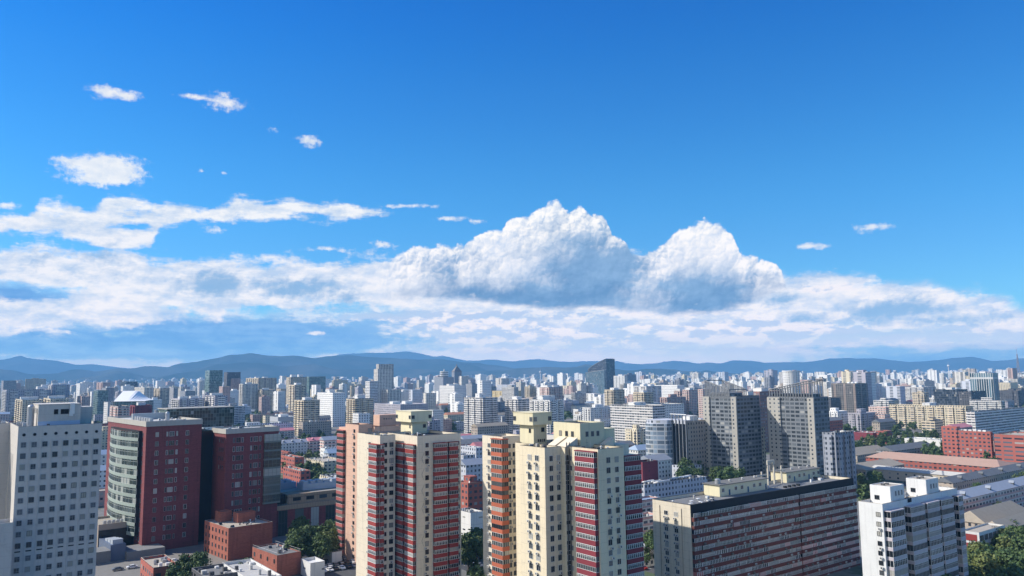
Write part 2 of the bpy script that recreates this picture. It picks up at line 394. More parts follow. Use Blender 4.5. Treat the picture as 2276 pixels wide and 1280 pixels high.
# ------------------------------------------------------------------ mesh collecting
class MB:
    def __init__(s): s.v = []; s.f = []; s.m = []
    def box(s, x0, x1, y0, y1, z0, z1, m=0, bottom=False):
        b = len(s.v)
        s.v += [(x0, y0, z0), (x1, y0, z0), (x1, y1, z0), (x0, y1, z0), (x0, y0, z1), (x1, y0, z1), (x1, y1, z1), (x0, y1, z1)]
        F = [(4, 5, 6, 7), (0, 1, 5, 4), (1, 2, 6, 5), (2, 3, 7, 6), (3, 0, 4, 7), (0, 3, 2, 1)]
        for q in F: s.f.append(tuple(b+i for i in q)); s.m.append(m)
        return s
    def quad(s, a, b, c, d, m=0):
        k = len(s.v); s.v += [a, b, c, d]; s.f.append((k, k+1, k+2, k+3)); s.m.append(m); return s
    def poly(s, pts, z0, z1, m=0, mtop=None):
        n = len(pts); k = len(s.v)
        s.v += [(x, y, z0) for x, y in pts]+[(x, y, z1) for x, y in pts]
        for i in range(n):
            j = (i+1) % n; s.f.append((k+i, k+j, k+n+j, k+n+i)); s.m.append(m)
        s.f.append(tuple(k+n+i for i in range(n))); s.m.append(m if mtop is None else mtop)
        s.f.append(tuple(k+i for i in reversed(range(n)))); s.m.append(m)
        return s
    def cyl(s, x, y, z0, z1, r, n=12, m=0, r1=None, axis='z'):
        r1 = r if r1 is None else r1; k = len(s.v)
        for zz, rr in ((z0, r), (z1, r1)):
            for i in range(n):
                a = 2*math.pi*i/n; c, d = rr*math.cos(a), rr*math.sin(a)
                s.v.append((x+c, y+d, zz) if axis == 'z' else ((x+c, zz, y+d) if axis == 'y' else (zz, x+c, y+d)))
        for i in range(n):
            j = (i+1) % n; s.f.append((k+i, k+j, k+n+j, k+n+i)); s.m.append(m)
        s.f.append(tuple(k+n+i for i in range(n))); s.m.append(m)
        s.f.append(tuple(k+i for i in reversed(range(n)))); s.m.append(m)
        return s
    def tube(s, a, b, r, n=6, m=0, r1=None):
        a, b = Vector(a), Vector(b); d = (b-a).normalized(); r1 = r if r1 is None else r1
        t = Vector((0, 0, 1)) if abs(d.z) < 0.9 else Vector((1, 0, 0))
        e1 = d.cross(t).normalized(); e2 = d.cross(e1); k = len(s.v)
        for p, rr in ((a, r), (b, r1)):
            for i in range(n):
                an = 2*math.pi*i/n; s.v.append(tuple(p+e1*(rr*math.cos(an))+e2*(rr*math.sin(an))))
        for i in range(n):
            j = (i+1) % n; s.f.append((k+i, k+j, k+n+j, k+n+i)); s.m.append(m)
        s.f.append(tuple(k+n+i for i in range(n))); s.m.append(m)
        s.f.append(tuple(k+i for i in reversed(range(n)))); s.m.append(m)
        return s
    def gable(s, x0, x1, y0, y1, z0, h, m=0, mg=None, hip=0.0):
        """pitched roof with its ridge along x"""
        k = len(s.v); ym = (y0+y1)/2; mg = m if mg is None else mg
        s.v += [(x0, y0, z0), (x1, y0, z0), (x1, y1, z0), (x0, y1, z0), (x0+hip, ym, z0+h), (x1-hip, ym, z0+h)]
        for q, mm in (((0, 1, 5, 4), m), ((2, 3, 4, 5), m), ((1, 2, 5), mg), ((3, 0, 4), mg), ((0, 3, 2, 1), mg)):
            s.f.append(tuple(k+i for i in q)); s.m.append(mm)
        return s
    def dome(s, x, y, z, r, h=None, n=14, rings=5, m=0):
        h = r if h is None else h; k = len(s.v)
        for j in range(rings):
            a = j/rings*math.pi/2
            for i in range(n):
                t = 2*math.pi*i/n; s.v.append((x+r*math.cos(a)*math.cos(t), y+r*math.cos(a)*math.sin(t), z+h*math.sin(a)))
        s.v.append((x, y, z+h)); top = len(s.v)-1
        for j in range(rings-1):
            for i in range(n):
                q = (i+1) % n; s.f.append((k+j*n+i, k+j*n+q, k+(j+1)*n+q, k+(j+1)*n+i)); s.m.append(m)
        for i in range(n): s.f.append((k+(rings-1)*n+i, k+(rings-1)*n+(i+1) % n, top)); s.m.append(m)
        return s
    def build(s, name, mats, parent=None, smooth=False):
        return mesh_obj(name, s.v, s.f, mats, parent, s.m, smooth)
    def data(s, name, mats):
        me = bpy.data.meshes.new(name); me.from_pydata(s.v, [], s.f)
        for m in mats: me.materials.append(m)
        me.polygons.foreach_set('material_index', s.m); me.update(); return me
def use(name, data, parent=None, loc=(0, 0, 0), rz=0.0, scale=None):
    o = bpy.data.objects.new(name, data); C.objects.link(o); o.parent = parent
    o.location = loc; o.rotation_euler = (0, 0, rz)
    if scale: o.scale = scale
    return o
def thing(name, label, cat, loc, rz=GRID, group=None):
    o = bpy.data.objects.new(name, None); C.objects.link(o); o.empty_display_size = 0.5
    o.location = loc; o.rotation_euler = (0, 0, rz)
    return tag(o, label, cat, group)

# ------------------------------------------------------------------ materials of the town
def glass_mat(name='window_glass', dark=(0.012, 0.016, 0.022), mid=(0.08, 0.09, 0.095), pale=(0.40, 0.39, 0.35), rough=0.12, pp=(0.6, 0.88)):
    if name in MATS: return MATS[name]
    m, t, b = new_mat(name)
    oi = t.nodes.new('ShaderNodeObjectInfo'); ge = t.nodes.new('ShaderNodeNewGeometry')
    r = Nd.math('FRACT', Nd(oi.outputs['Random'])+Nd(ge.outputs['Random Per Island'])*0.73)
    c = mixc(sstep(r, pp[0]-0.2, pp[0]+0.02), dark, mid)
    c = mixc(sstep(r, pp[1]-0.03, pp[1]+0.03), c, pale)
    t.links.new(c.s, b.inputs['Base Color']); b.inputs['Roughness'].default_value = rough
    b.inputs['Specular IOR Level'].default_value = 0.35
    MATS[name] = m; return m
def facade(name, wall, cw=3.2, fh=3.0, ww=0.45, wh=0.5, glass=(0.03, 0.04, 0.055), band=None, bandh=0.35, vband=None, vper=4, pale=0.25, rough=0.85, ac=0.0, gl=0.25):
    """rendered wall with its rows of windows, worked out from the wall's own metres"""
    if name in MATS: return MATS[name]
    m, t, b = new_mat(name)
    tc = t.nodes.new('ShaderNodeTexCoord'); v = Nd(tc.outputs['Object'])
    ge = t.nodes.new('ShaderNodeNewGeometry')
    oi = t.nodes.new('ShaderNodeObjectInfo')
    x, y, z = sepxyz(v); _, _, nz = sepxyz(Nd(ge.outputs['Normal']))
    u = x+y+cw*50.0
    uu, zz = u/cw, z/fh
    fu, fz = Nd.math('FRACT', uu), Nd.math('FRACT', zz)
    iu, iz = Nd.math('FLOOR', uu), Nd.math('FLOOR', zz)
    wn = t.nodes.new('ShaderNodeTexWhiteNoise'); wn.noise_dimensions = '3D'
    t.links.new(vec(iu, iz, Nd(oi.outputs['Random'])*50.0).s, wn.inputs[0])
    rnd = Nd(wn.outputs[0])
    side = Nd.math('LESS_THAN', Nd.math('ABSOLUTE', nz), 0.5)
    w = Nd.math('LESS_THAN', Nd.math('ABSOLUTE', fu-0.5), ww/2)*Nd.math('LESS_THAN', Nd.math('ABSOLUTE', fz-0.55), wh/2)*side
    n1 = noise(v, 0.06, 5, 0.6); n3 = noise(vm('MULTIPLY', v, (0.9, 0.9, 0.05)), 1.0, 4, 0.6)
    f = 1.0+(n1-0.5)*0.25-sstep(n3, 0.5, 0.75)*0.16+(Nd(oi.outputs['Random'])-0.5)*0.22
    c = vm('MULTIPLY', wall, vec(f, f, f))
    if band is not None:
        bm = Nd.math('LESS_THAN', fz, bandh)*side
        c = mixc(bm, c, vm('MULTIPLY', band, vec(f, f, f)))
    if vband is not None:
        vmk = Nd.math('LESS_THAN', Nd.math('FRACT', u/(cw*vper)), 1.0/vper)*side
        c = mixc(vmk, c, vm('MULTIPLY', vband, vec(f, f, f)))
        w = w*(1.0-vmk*0.5)
    else:
        # floor joints
        c = mixc(Nd.math('LESS_THAN', fz, 0.05)*side*0.35, c, vm('MULTIPLY', c, (0.55, 0.55, 0.55)))
    if ac:
        am = Nd.math('LESS_THAN', Nd.math('ABSOLUTE', fu-0.62), 0.13)*Nd.math('LESS_THAN', Nd.math('ABSOLUTE', fz-0.17), 0.09)*Nd.math('LESS_THAN', rnd, ac)*side
        c = mixc(am, c, (0.30, 0.30, 0.29))
    g = mixc(sstep(rnd, 0.3, 0.95), glass, tuple(min(1, k*2.6+0.05) for k in glass))
    g = mixc(Nd.math('GREATER_THAN', rnd, 1-pale*0.5), g, (0.36, 0.36, 0.34))
    c = mixc(w, c, g)
    t.links.new(c.s, b.inputs['Base Color'])
    t.links.new((rough-w*(rough-gl)).s, b.inputs['Roughness'])
    b.inputs['Specular IOR Level'].default_value = 0.4
    MATS[name] = m; return m
def brick_mat(name, col, mortar, k=1.0):
    if name in MATS: return MATS[name]
    m, t, b = new_mat(name)
    tc = t.nodes.new('ShaderNodeTexCoord'); v = Nd(tc.outputs['Object'])
    x, y, z = sepxyz(v)
    br = t.nodes.new('ShaderNodeTexBrick'); t.links.new(vec(x+y, z, 0.0).s, br.inputs['Vector'])
    br.inputs['Color1'].default_value = (*col, 1); br.inputs['Color2'].default_value = (*[c*0.78 for c in col], 1)
    br.inputs['Mortar'].default_value = (*mortar, 1); br.inputs['Scale'].default_value = 1.0/k
    br.inputs['Mortar Size'].default_value = 0.015; br.inputs['Brick Width'].default_value = 0.9; br.inputs['Row Height'].default_value = 0.3
    n = noise(v, 0.12, 5, 0.6); n2 = noise(vm('MULTIPLY', v, (1, 1, 0.08)), 0.8, 4, 0.6)
    jz = Nd.math('LESS_THAN', Nd.math('FRACT', z/2.18), 0.05)
    f = 1.0+(n-0.5)*0.6-sstep(n2, 0.48, 0.75)*0.28-jz*0.25
    c = vm('MULTIPLY', Nd(br.outputs[0]), vec(f, f, f))
    t.links.new(c.s, b.inputs['Base Color']); b.inputs['Roughness'].default_value = 0.85
    MATS[name] = m; return m
def panel_mat(name, col, ph=2.8, pw=0.0, joint=0.6, var=0.12, streak=0.12, rough=0.85):
    """painted render with a thin joint at each storey"""
    if name in MATS: return MATS[name]
    m, t, b = new_mat(name)
    tc = t.nodes.new('ShaderNodeTexCoord'); v = Nd(tc.outputs['Object']); x, y, z = sepxyz(v)
    j = Nd.math('LESS_THAN', Nd.math('FRACT', z/ph), 0.035)
    if pw: j = nmax(j, Nd.math('LESS_THAN', Nd.math('FRACT', (x+y)/pw), 0.1/pw))
    n = noise(v, 0.10, 5, 0.62); n2 = noise(vm('MULTIPLY', v, (1.2, 1.2, 0.05)), 1.0, 5, 0.62); n4 = noise(v, 1.3, 3, 0.6)
    n5 = noise(v, 0.35, 4, 0.7)
    f = 1.0+(n-0.5)*2*var-sstep(n2, 0.48, 0.74)*streak*1.7+(n4-0.5)*0.10-j*(1-joint)*0.8-sstep(n5, 0.56, 0.62)*0.07
    c = vm('MULTIPLY', col, vec(f, f, f))
    t.links.new(c.s, b.inputs['Base Color']); b.inputs['Roughness'].default_value = rough
    b.inputs['Specular IOR Level'].default_value = 0.25
    MATS[name] = m; return m

GLASS = glass_mat()
GLASS_BLUE = glass_mat('blue_window_glass', (0.03, 0.05, 0.07), (0.10, 0.15, 0.18), (0.38, 0.40, 0.38), pp=(0.5, 0.88))
GLASS_OFF = glass_mat('office_glass', (0.012, 0.016, 0.022), (0.05, 0.07, 0.09), (0.35, 0.36, 0.34), pp=(0.6, 0.93))
FRAME_W = mat('white_window_frame', (0.62, 0.63, 0.62), 0.5, 0.1, 0.8)
FRAME_D = mat('dark_window_frame', (0.10, 0.10, 0.10), 0.5, 0.1, 0.8)
FRAME_G = mat('grey_window_frame', (0.28, 0.29, 0.30), 0.5, 0.1, 0.8)
DECK_D = mat('dark_roofing_felt', (0.045, 0.045, 0.05), 0.9, 0.4, 0.2)
DECK_G = mat('grey_roof_deck', (0.20, 0.20, 0.195), 0.9, 0.3, 0.15)
DECK_T = mat('tan_roof_deck', (0.42, 0.37, 0.30), 0.9, 0.25, 0.12)
DECK_L = mat('pale_roof_deck', (0.50, 0.49, 0.46), 0.9, 0.2, 0.12)
METAL = mat('galvanised_metal', (0.45, 0.46, 0.47), 0.45, 0.15, 0.6, metal=0.4)
METAL_B = mat('blue_grey_metal', (0.42, 0.46, 0.50), 0.5, 0.12, 0.3)
AC_W = mat('air_conditioner_casing', (0.55, 0.55, 0.53), 0.6, 0.15, 1.0)
BLACK = mat('black_opening', (0.012, 0.012, 0.014), 0.8, 0.1, 1.0)
WHITE = mat('white_paint', (0.72, 0.72, 0.70), 0.8, 0.12, 0.2, streak=0.12)

# ------------------------------------------------------------------ windows and the like as shared meshes
_wc = {}
def window_data(w, h, n=2, frame=FRAME_W, glass=GLASS, ft=0.07, rail=0.0):
    k = (w, h, n, frame.name, glass.name, ft, rail)
    if k in _wc: return _wc[k]
    b = MB(); b.box(-w/2, w/2, -0.05, 0.02, 0, h, 0)
    for x0, x1, z0, z1 in ((-w/2-.03, w/2+.03, -.03, ft), (-w/2-.03, w/2+.03, h-ft, h+.03), (-w/2-.03, -w/2+ft, ft, h-ft), (w/2-ft, w/2+.03, ft, h-ft)):
        b.box(x0, x1, -0.12, -0.051, z0, z1, 1)
    for i in range(1, n): x = -w/2+w*i/n; b.box(x-ft*.45, x+ft*.45, -0.11, -0.052, ft, h-ft, 1)
    if rail: b.box(-w/2+ft, w/2-ft, -0.108, -0.053, h*rail-.03, h*rail+.03, 1)
    _wc[k] = b.data('window', [glass, frame]); return _wc[k]
def ac_data():
    if 'ac' in _wc: return _wc['ac']
    b = MB(); b.box(-.42, .42, -.62, -.22, 0, .62, 0); b.cyl(0, .31, -.66, -.625, .22, 10, 1, axis='y')
    b.box(-.36, -.31, -.6, 0, -.06, -.005, 1); b.box(.31, .36, -.6, 0, -.06, -.005, 1)
    _wc['ac'] = b.data('air_conditioner', [AC_W, BLACK]); return _wc['ac']
RZ = {'A': 0.0, 'B': -math.pi/2}
class Spots:
    """places for one kind of part on one thing: the first hundred become parts, any others one mesh"""
    def __init__(s, root, name): s.root, s.name, s.l = root, name, []
    def add(s, data, x, y, z, face='A'): s.l.append((data, x, y, z, RZ[face] if isinstance(face, str) else face))
    def done(s, lim=100):
        l = sorted(s.l, key=lambda q: -q[3])
        for d, x, y, z, rz in l[:lim]: use(s.name, d, s.root, (x, y, z), rz)
        rest = l[lim:]
        if rest:
            v = []; f = []; fm = []; mats = []
            for d, x, y, z, rz in rest:
                k = len(v); c, sn = math.cos(rz), math.sin(rz)
                for q in d.vertices: v.append((x+q.co.x*c-q.co.y*sn, y+q.co.x*sn+q.co.y*c, z+q.co.z))
                idx = []
                for mm in d.materials:
                    if mm not in mats: mats.append(mm)
                    idx.append(mats.index(mm))
                for p in d.polygons: f.append(tuple(k+i for i in p.vertices)); fm.append(idx[p.material_index])
            o = mesh_obj(s.name+'s_below', v, f, mats, s.root, fm); o['kind'] = 'stuff'
class Bld:
    """a building set out from its near corner: x runs along the east front, y along the south front"""
    def __init__(s, name, label, xn, yn, z, cat='apartment block', D=None, xl=None, xr=None, group=None, rot=GRID):
        P = at_z(xn, yn, z) if D is None else at_y(xn, yn, D)
        s.z = P.z; s.P = Vector((P.x, P.y, 0)); s.rot = rot
        s.u = Vector((math.cos(rot), math.sin(rot), 0)); s.w = Vector((-math.sin(rot), math.cos(rot), 0))
        s.root = thing(name, label, cat, (P.x, P.y, 0), rot, group)
        s.LA = solve(P, s.u, xr) if xr is not None else None
        s.LB = min(solve(P, s.w, xl), 70) if xl is not None else None
    def loc(s, px, py, z):
        """picture point at height z in the building's own metres"""
        d = at_z(px, py, z)-s.P; return d.dot(s.u), d.dot(s.w)
    def a_at(s, px, y=0.0, z=None, x0=0.0):
        z = s.z if z is None else z
        P = s.P+s.u*x0+s.w*y+Vector((0, 0, z)); return x0+solve(P, s.u, px)
    def b_at(s, px, x=0.0, z=None, y0=0.0):
        z = s.z if z is None else z
        P = s.P+s.u*x+s.w*y0+Vector((0, 0, z)); return y0+solve(P, s.w, px)
def walled(mb, deck, x0, x1, y0, y1, z0, z1, par=0.9, th=0.3, m=0, md=0):
    """walls with a parapet round a flat deck"""
    mb.box(x0, x1, y0, y1, z0, z1-par, m)
    t = z1
    mb.box(x0, x1, y0, y0+th, z1-par, t, m); mb.box(x0, x1, y1-th, y1, z1-par, t, m)
    mb.box(x0, x0+th, y0+th, y1-th, z1-par, t, m); mb.box(x1-th, x1, y0+th, y1-th, z1-par, t, m)
    if deck is not None:
        for q in ((x0+.03, x1-.03, y0+.03, y0+th+.02), (x0+.03, x1-.03, y1-th-.02, y1-.03), (x0+.03, x0+th+.02, y0+th+.03, y1-th-.03), (x1-th-.02, x1-.03, y0+th+.03, y1-th-.03)): deck.box(*q, z1+.004, z1+.07, md)
        deck.box(x0+th+.01, x1-th-.01, y0+th+.01, y1-th-.01, z1-par-.01, z1-par+.04, md)
def balcony_column(B, face, u0, u1, dep, floors, red, z0, fh=2.8, off=0.0, side=True, glass=GLASS, frame=FRAME_W, fascia=1.42, seed=1, cap=True, pitch=0.75, trim=None, odd=None):
    """glazed balconies one above the other; face A runs along x at y=off, face B along y at x=off"""
    w = u1-u0; rng = random.Random(seed)
    key = ('bal', round(w, 3), dep, red.name, fascia)
    fb = MB(); fb.box(-w/2, w/2, -dep, 0.05, 0, fascia, 0)
    fb.box(-w/2-.03, w/2+.03, -dep-.03, 0, fascia, fascia+.07, 1)
    fd = fb.data('balcony', [red, WHITE])
    gh = fh-fascia-.07
    variants = []
    for k in range(3):
        g = MB(); fr = [frame, FRAME_G, frame][k]
        g.box(-w/2+.06, w/2-.06, -dep+.08, 0.04, 0, gh, 0)
        n = max(2, round(w/pitch)) + (k == 2) - (k == 0)
        for i in range(n+1):
            x = -w/2+.05+(w-.18)*i/n; g.box(x-.03, x+.11, -dep+.0, -dep+.079, 0, gh, 1)
        g.box(-w/2+.05, w/2-.05, -dep+.002, -dep+.078, gh-.17, gh, 1)
        if k != 1: g.box(-w/2+.05, w/2-.05, -dep+.034, -dep+.077, gh*.62, gh*.62+.06, 1)
        for sx in (-1, 1):
            for j in (0.02, 0.5): 
                y = -dep+dep*j+.05; g.box(min(sx*(w/2-.06), sx*(w/2-.02)), max(sx*(w/2-.06), sx*(w/2-.02)), y, y+.07, 0, gh, 1)
        variants.append(g.data('glazing', [glass, fr]))
    for i in range(floors):
        z = z0+i*fh; u = (u0+u1)/2
        p = (u, off, z) if face == 'A' else (off, u, z)
        o = use('balcony', fd, B.root, p, RZ[face])
        use('glazing', variants[rng.choice((0, 0, 1, 2))], o, (0, 0, fascia+.07))
    if cap:
        c = MB(); c.box(-w/2-.1, w/2+.1, -dep-.1, .05, 0, .25, 0)
        z = z0+floors*fh; u = (u0+u1)/2
        o = c.build('balcony_roof', [red], B.root); o.location = (u, off, z) if face == 'A' else (off, u, z); o.rotation_euler = (0, 0, RZ[face])

def clutter(R, x0, x1, y0, y1, z, n, seed):
    """the odds and ends on a flat roof, each a part"""
    g = random.Random(seed)
    for i in range(n):
        x, y = g.uniform(x0, x1), g.uniform(y0, y1); t = g.random(); m = MB()
        if t < .3: w = g.uniform(.6, 1.6); m.box(x, x+w, y, y+w*.8, z, z+g.uniform(.5, 1.3)); nm = 'roof_unit'
        elif t < .5: m.cyl(x, y, z, z+.8, .25, 8); m.dome(x, y, z+.8, .4, .3, 8, 3); nm = 'roof_vent'
        elif t < .65: m.tube((x, y, z+.25), (min(x+g.uniform(2, 6), x1), y, z+.25), .09, 5); m.box(x-.1, x+.1, y-.1, y+.1, z, z+.2); nm = 'roof_pipe'
        elif t < .8: m.tube((x, y, z), (x, y, z+g.uniform(1.8, 3.6)), .04, 4); m.tube((x-.5, y, z+1.7), (x+.5, y, z+1.7), .03, 4); nm = 'aerial'
        else:
            m.tube((x-.7, y+.5, z+1.0), (x+.7, y+.5, z+1.0), .22, 8); m.quad((x-.7, y-.6, z+.15), (x+.7, y-.6, z+.15), (x+.7, y+.4, z+.9), (x-.7, y+.4, z+.9), 1); m.tube((x-.6, y+.5, z), (x-.6, y+.5, z+.9), .03, 4); nm = 'solar_heater'
        m.build(nm, [g.choice((METAL, WHITE, DECK_L, FRAME_D)), GLASS_OFF], R)
# ================================================================== foreground buildings
CREAM = panel_mat('cream_render', (0.74, 0.64, 0.46), 2.8, 0, 0.75, 0.07, 0.10)
CREAM2 = panel_mat('pale_cream_render', (0.72, 0.64, 0.50), 2.8, 0, 0.75, 0.07, 0.12)
YELLOWC = mat('yellow_cream_render', (0.73, 0.66, 0.45), 0.85, 0.06, 0.2, streak=0.10)
PEACH = panel_mat('peach_render', (0.66, 0.43, 0.32), 2.8, 0, 0.6, 0.06, 0.10)
RED_P = mat('crimson_balcony_panel', (0.28, 0.045, 0.04), 0.7, 0.12, 0.5)
RED_D = mat('maroon_balcony_panel', (0.22, 0.038, 0.05), 0.7, 0.12, 0.5)
ORNG = mat('orange_balcony_panel', (0.42, 0.12, 0.065), 0.7, 0.10, 0.5)
PINK = mat('faded_red_balcony_panel', (0.36, 0.11, 0.10), 0.75, 0.15, 0.5)
BRICK_S = mat('brick_red_balcony_panel', (0.15, 0.05, 0.04), 0.85, 0.25, 0.4)
LILAC = mat('lilac_balcony_panel', (0.50, 0.45, 0.47), 0.8, 0.18, 0.4)
FELT = mat('black_felt_parapet', (0.022, 0.024, 0.028), 0.85, 0.3, 0.3)
WT = lambda n=2, w=1.5, h=1.35, fr=FRAME_W, gl=GLASS: window_data(w*1.15, h*1.1, n, fr, gl, ft=.055)

def ac_near(S, rng, x, y, z, face, side=1, p=0.8):
    if rng.random() < p:
        d = side*(0.15+rng.random()*0.5)
        if face == 'A': S.add(ac_data(), x+d, y, z-0.95-rng.random()*.2, 'A')
        else: S.add(ac_data(), x, y-d, z-0.95-rng.random()*.2, 'B')

# ------------------------------------------------------------------ cream tower with crimson bays (right of the middle)
def tower_four():
    B = Bld('apartment_tower', 'cream apartment tower with maroon balcony stacks and two rooftop blocks, right of the crimson-balconied one', 1329, 998.7, 59, 'apartment tower', xl=1264, xr=1385.6)
    R = B.root; rng = random.Random(4); W_ = MB(); D_ = MB(); Z = 59
    la, lb = B.LA, B.LB
    bx, by = B.loc(1210.6, 995, Z); ba = B.a_at(1246.6, by, Z, bx); bb = B.b_at(1155, bx, Z, by)
    walled(W_, D_, 0, la, 0, lb, 0, Z)
    walled(W_, D_, bx, ba, by, bb, 0, Z-.04)
    walled(W_, D_, ba-.02, la+7, lb+.01, by+22, 0, Z-.25)
    W_.box(la+.01, la+12.5, 6.6, lb+9, 0, 55.6)
    W_.build('wall', [CREAM], R); D_.build('roof_deck', [DECK_D], R)
    S = Spots(R, 'window'); A = Spots(R, 'air_conditioner')
    rows = [Z-4.0-2.8*k for k in range(18)]
    yc = [B.b_at(px, 0, Z) for px in (1268, 1281)]
    xa = [B.a_at(px, 0, Z) for px in (1351, 1369.5)]
    y4 = [B.b_at(px, bx, Z, by) for px in (1177, 1193)]
    x4 = [B.a_at(px, by, Z, bx) for px in (1224, 1240)]
    for i, z in enumerate(rows):
        for y in yc: S.add(WT(2, 1.0, 1.3), 0, y, z, 'B')
        for x in xa: S.add(WT(rng.choice((2, 3)), 1.25, 1.4, rng.choice((FRAME_W, FRAME_G))), x, 0, z, 'A'); ac_near(A, rng, x, 0, z, 'A', 1, .5 if i > 2 else 0)
        for y in y4: S.add(WT(rng.choice((2, 2, 3)), 1.5, 1.45), bx, y, z, 'B'); ac_near(A, rng, bx, y, z, 'B', -1, .95 if i < 16 else .3)
        for x in x4: S.add(WT(2, 1.15, 1.45, rng.choice((FRAME_W, FRAME_G))), x, by, z, 'A')
        if rng.random() < .45: A.add(ac_data(), x4[1], by, z-.9, 'A')
        S.add(WT(2, 1.1, 1.5), (ba+0)/2, lb+.01, z, 'A')
    S.done(); A.done()
    # dark panels in the recess
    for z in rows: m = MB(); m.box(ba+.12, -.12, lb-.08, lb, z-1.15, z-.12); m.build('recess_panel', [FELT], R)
    u0, u1 = B.b_at(1328.0, 0, Z), B.b_at(1284, 0, Z)
    balcony_column(B, 'B', u0+.25, u1, 1.3, 19, RED_D, Z-3.1-2.8*18-.6, seed=3)
    balcony_column(B, 'A', la+5.9, la+12.6, 1.2, 18, RED_D, 55.6-2.8*18-.2, off=6.6, seed=8, frame=FRAME_W)
    # roof blocks
    def lantern(x0, y0, zt):
        m = MB(); m.box(x0+1.2, x0+6.4, y0+1.2, y0+8.2, Z-.9, zt-4.2); o = m.build('stair_tower', [YELLOWC], R)
        k = MB(); k.box(x0, x0+7.6, y0, y0+10, zt-4.2, zt-.5); k.box(x0-.15, x0+7.75, y0-.15, y0+10.15, zt-.5, zt-.3)
        o2 = k.build('water_tank_room', [YELLOWC], R)
        for q, (x, y, z, f) in enumerate(((x0, y0+.9, zt-3.0, 'B'), (x0+.9, y0, zt-3.0, 'A'), (x0, y0+9.2, zt-3.0, 'B'), (x0+6.7, y0, zt-3.0, 'A'))):
            use('window', window_data(1.3, 1.35, 2, FRAME_G, GLASS), o2, (x, y, z), RZ[f])
        use('window', window_data(.9, 1.3, 2, FRAME_D, GLASS), o, (x0+1.2, y0+3, zt-6.6), RZ['B'])
        use('window', window_data(1.2, 1.3, 2, FRAME_D, GLASS), o, (x0+4.8, y0+1.2, zt-6.4), RZ['A'])
        for q in range(4): use('window', window_data(.45, .8, 1, FRAME_D, GLASS), o, (x0+3+q*.8, y0+1.2, zt-9.4), RZ['A'])
    lx, ly = B.loc(1184, 915, 68.5); lantern(lx, ly, 68.5)
    ex, ey = 3.2, 9.5
    m = MB(); P = at_y(1289, 941, B.P.y+12.0); zt = P.z
    ex, ey = (P-B.P).dot(U), (P-B.P).dot(W)
    xe = B.a_at(1343, ey, zt, ex); ye = B.b_at(1230, ex, zt, ey)
    walled(m, None, ex, xe, ey, ye, Z-.9, zt, .5, .25); m.box(ex+.3, xe-.3, ey+.3, ye-.3, zt-.5, zt-.42, 1)
    o = m.build('lift_motor_room', [YELLOWC, DECK_D], R)
    for px in (1245.5, 1259, 1272): use('window', window_data(1.1, 1.5, 2, FRAME_D, GLASS), o, (ex, B.b_at(px, ex, zt, ey), zt-4.0), RZ['B'])
    for px in (1304, 1316, 1328): use('window', window_data(1.1, 1.5, 2, FRAME_G, GLASS), o, (B.a_at(px, ey, zt, ex), ey, zt-4.0), RZ['A'])
    m = MB(); m.box(xe-1.5, xe+6.2, ey+2, ey+9, Z-.9, zt-2.4); m.box(xe-1.6, xe+6.3, ey+1.9, ey+9.1, zt-2.4, zt-2.2)
    m.build('roof_room', [YELLOWC], R)
    m = MB(); m.box(la+7.2, la+12.6, lb-2, lb+6, 55.6, 58.3); m.box(la+7.1, la+12.7, lb-2.1, lb+6.1, 58.3, 58.45); m.build('roof_store', [CREAM2], R)
    # sloping skylight roofs between the blocks
    for x0, y0, y1, zz in ((ex-5.2, ey+.5, ey+4.5, 60.3), (ex-4.6, ey+6.2, ey+9.5, 60.2), (xe-3.5, ey-2.6, ey-.6, 59.9)):
        m = MB(); k = len(m.v); x1 = x0+4.6
        m.v += [(x0, y0, zz-1.3), (x1, y0, zz+1.0), (x1, y1, zz+1.0), (x0, y1, zz-1.3), (x0, y0, zz-1.5), (x1, y0, zz-1.9), (x1, y1, zz-1.9), (x0, y1, zz-1.5)]
        for q in ((0, 1, 2, 3), (4, 5, 1, 0), (5, 6, 2, 1), (6, 7, 3, 2), (7, 4, 0, 3)): m.f.append(tuple(k+i for i in q)); m.m.append(0)
        m.build('sloping_skylight_roof', [CREAM2], R)
    m = MB(); m.tube((ba+.35, lb-.35, 5), (ba+.35, lb-.35, 60.2), .16); m.tube((-.25, lb-.6, 5), (-.25, lb-.6, 60.2), .13); m.build('drainpipe', [FRAME_D], R)
    clutter(R, .5, la-1.5, .5, lb-1, Z-.86, 7, 1); clutter(R, bx+.5, ba-1, by+.5, bb-1.5, Z-.9, 6, 2); clutter(R, ba+1, la+5, lb+2, by+20, Z-1.1, 8, 3)
    return B
T4 = tower_four()

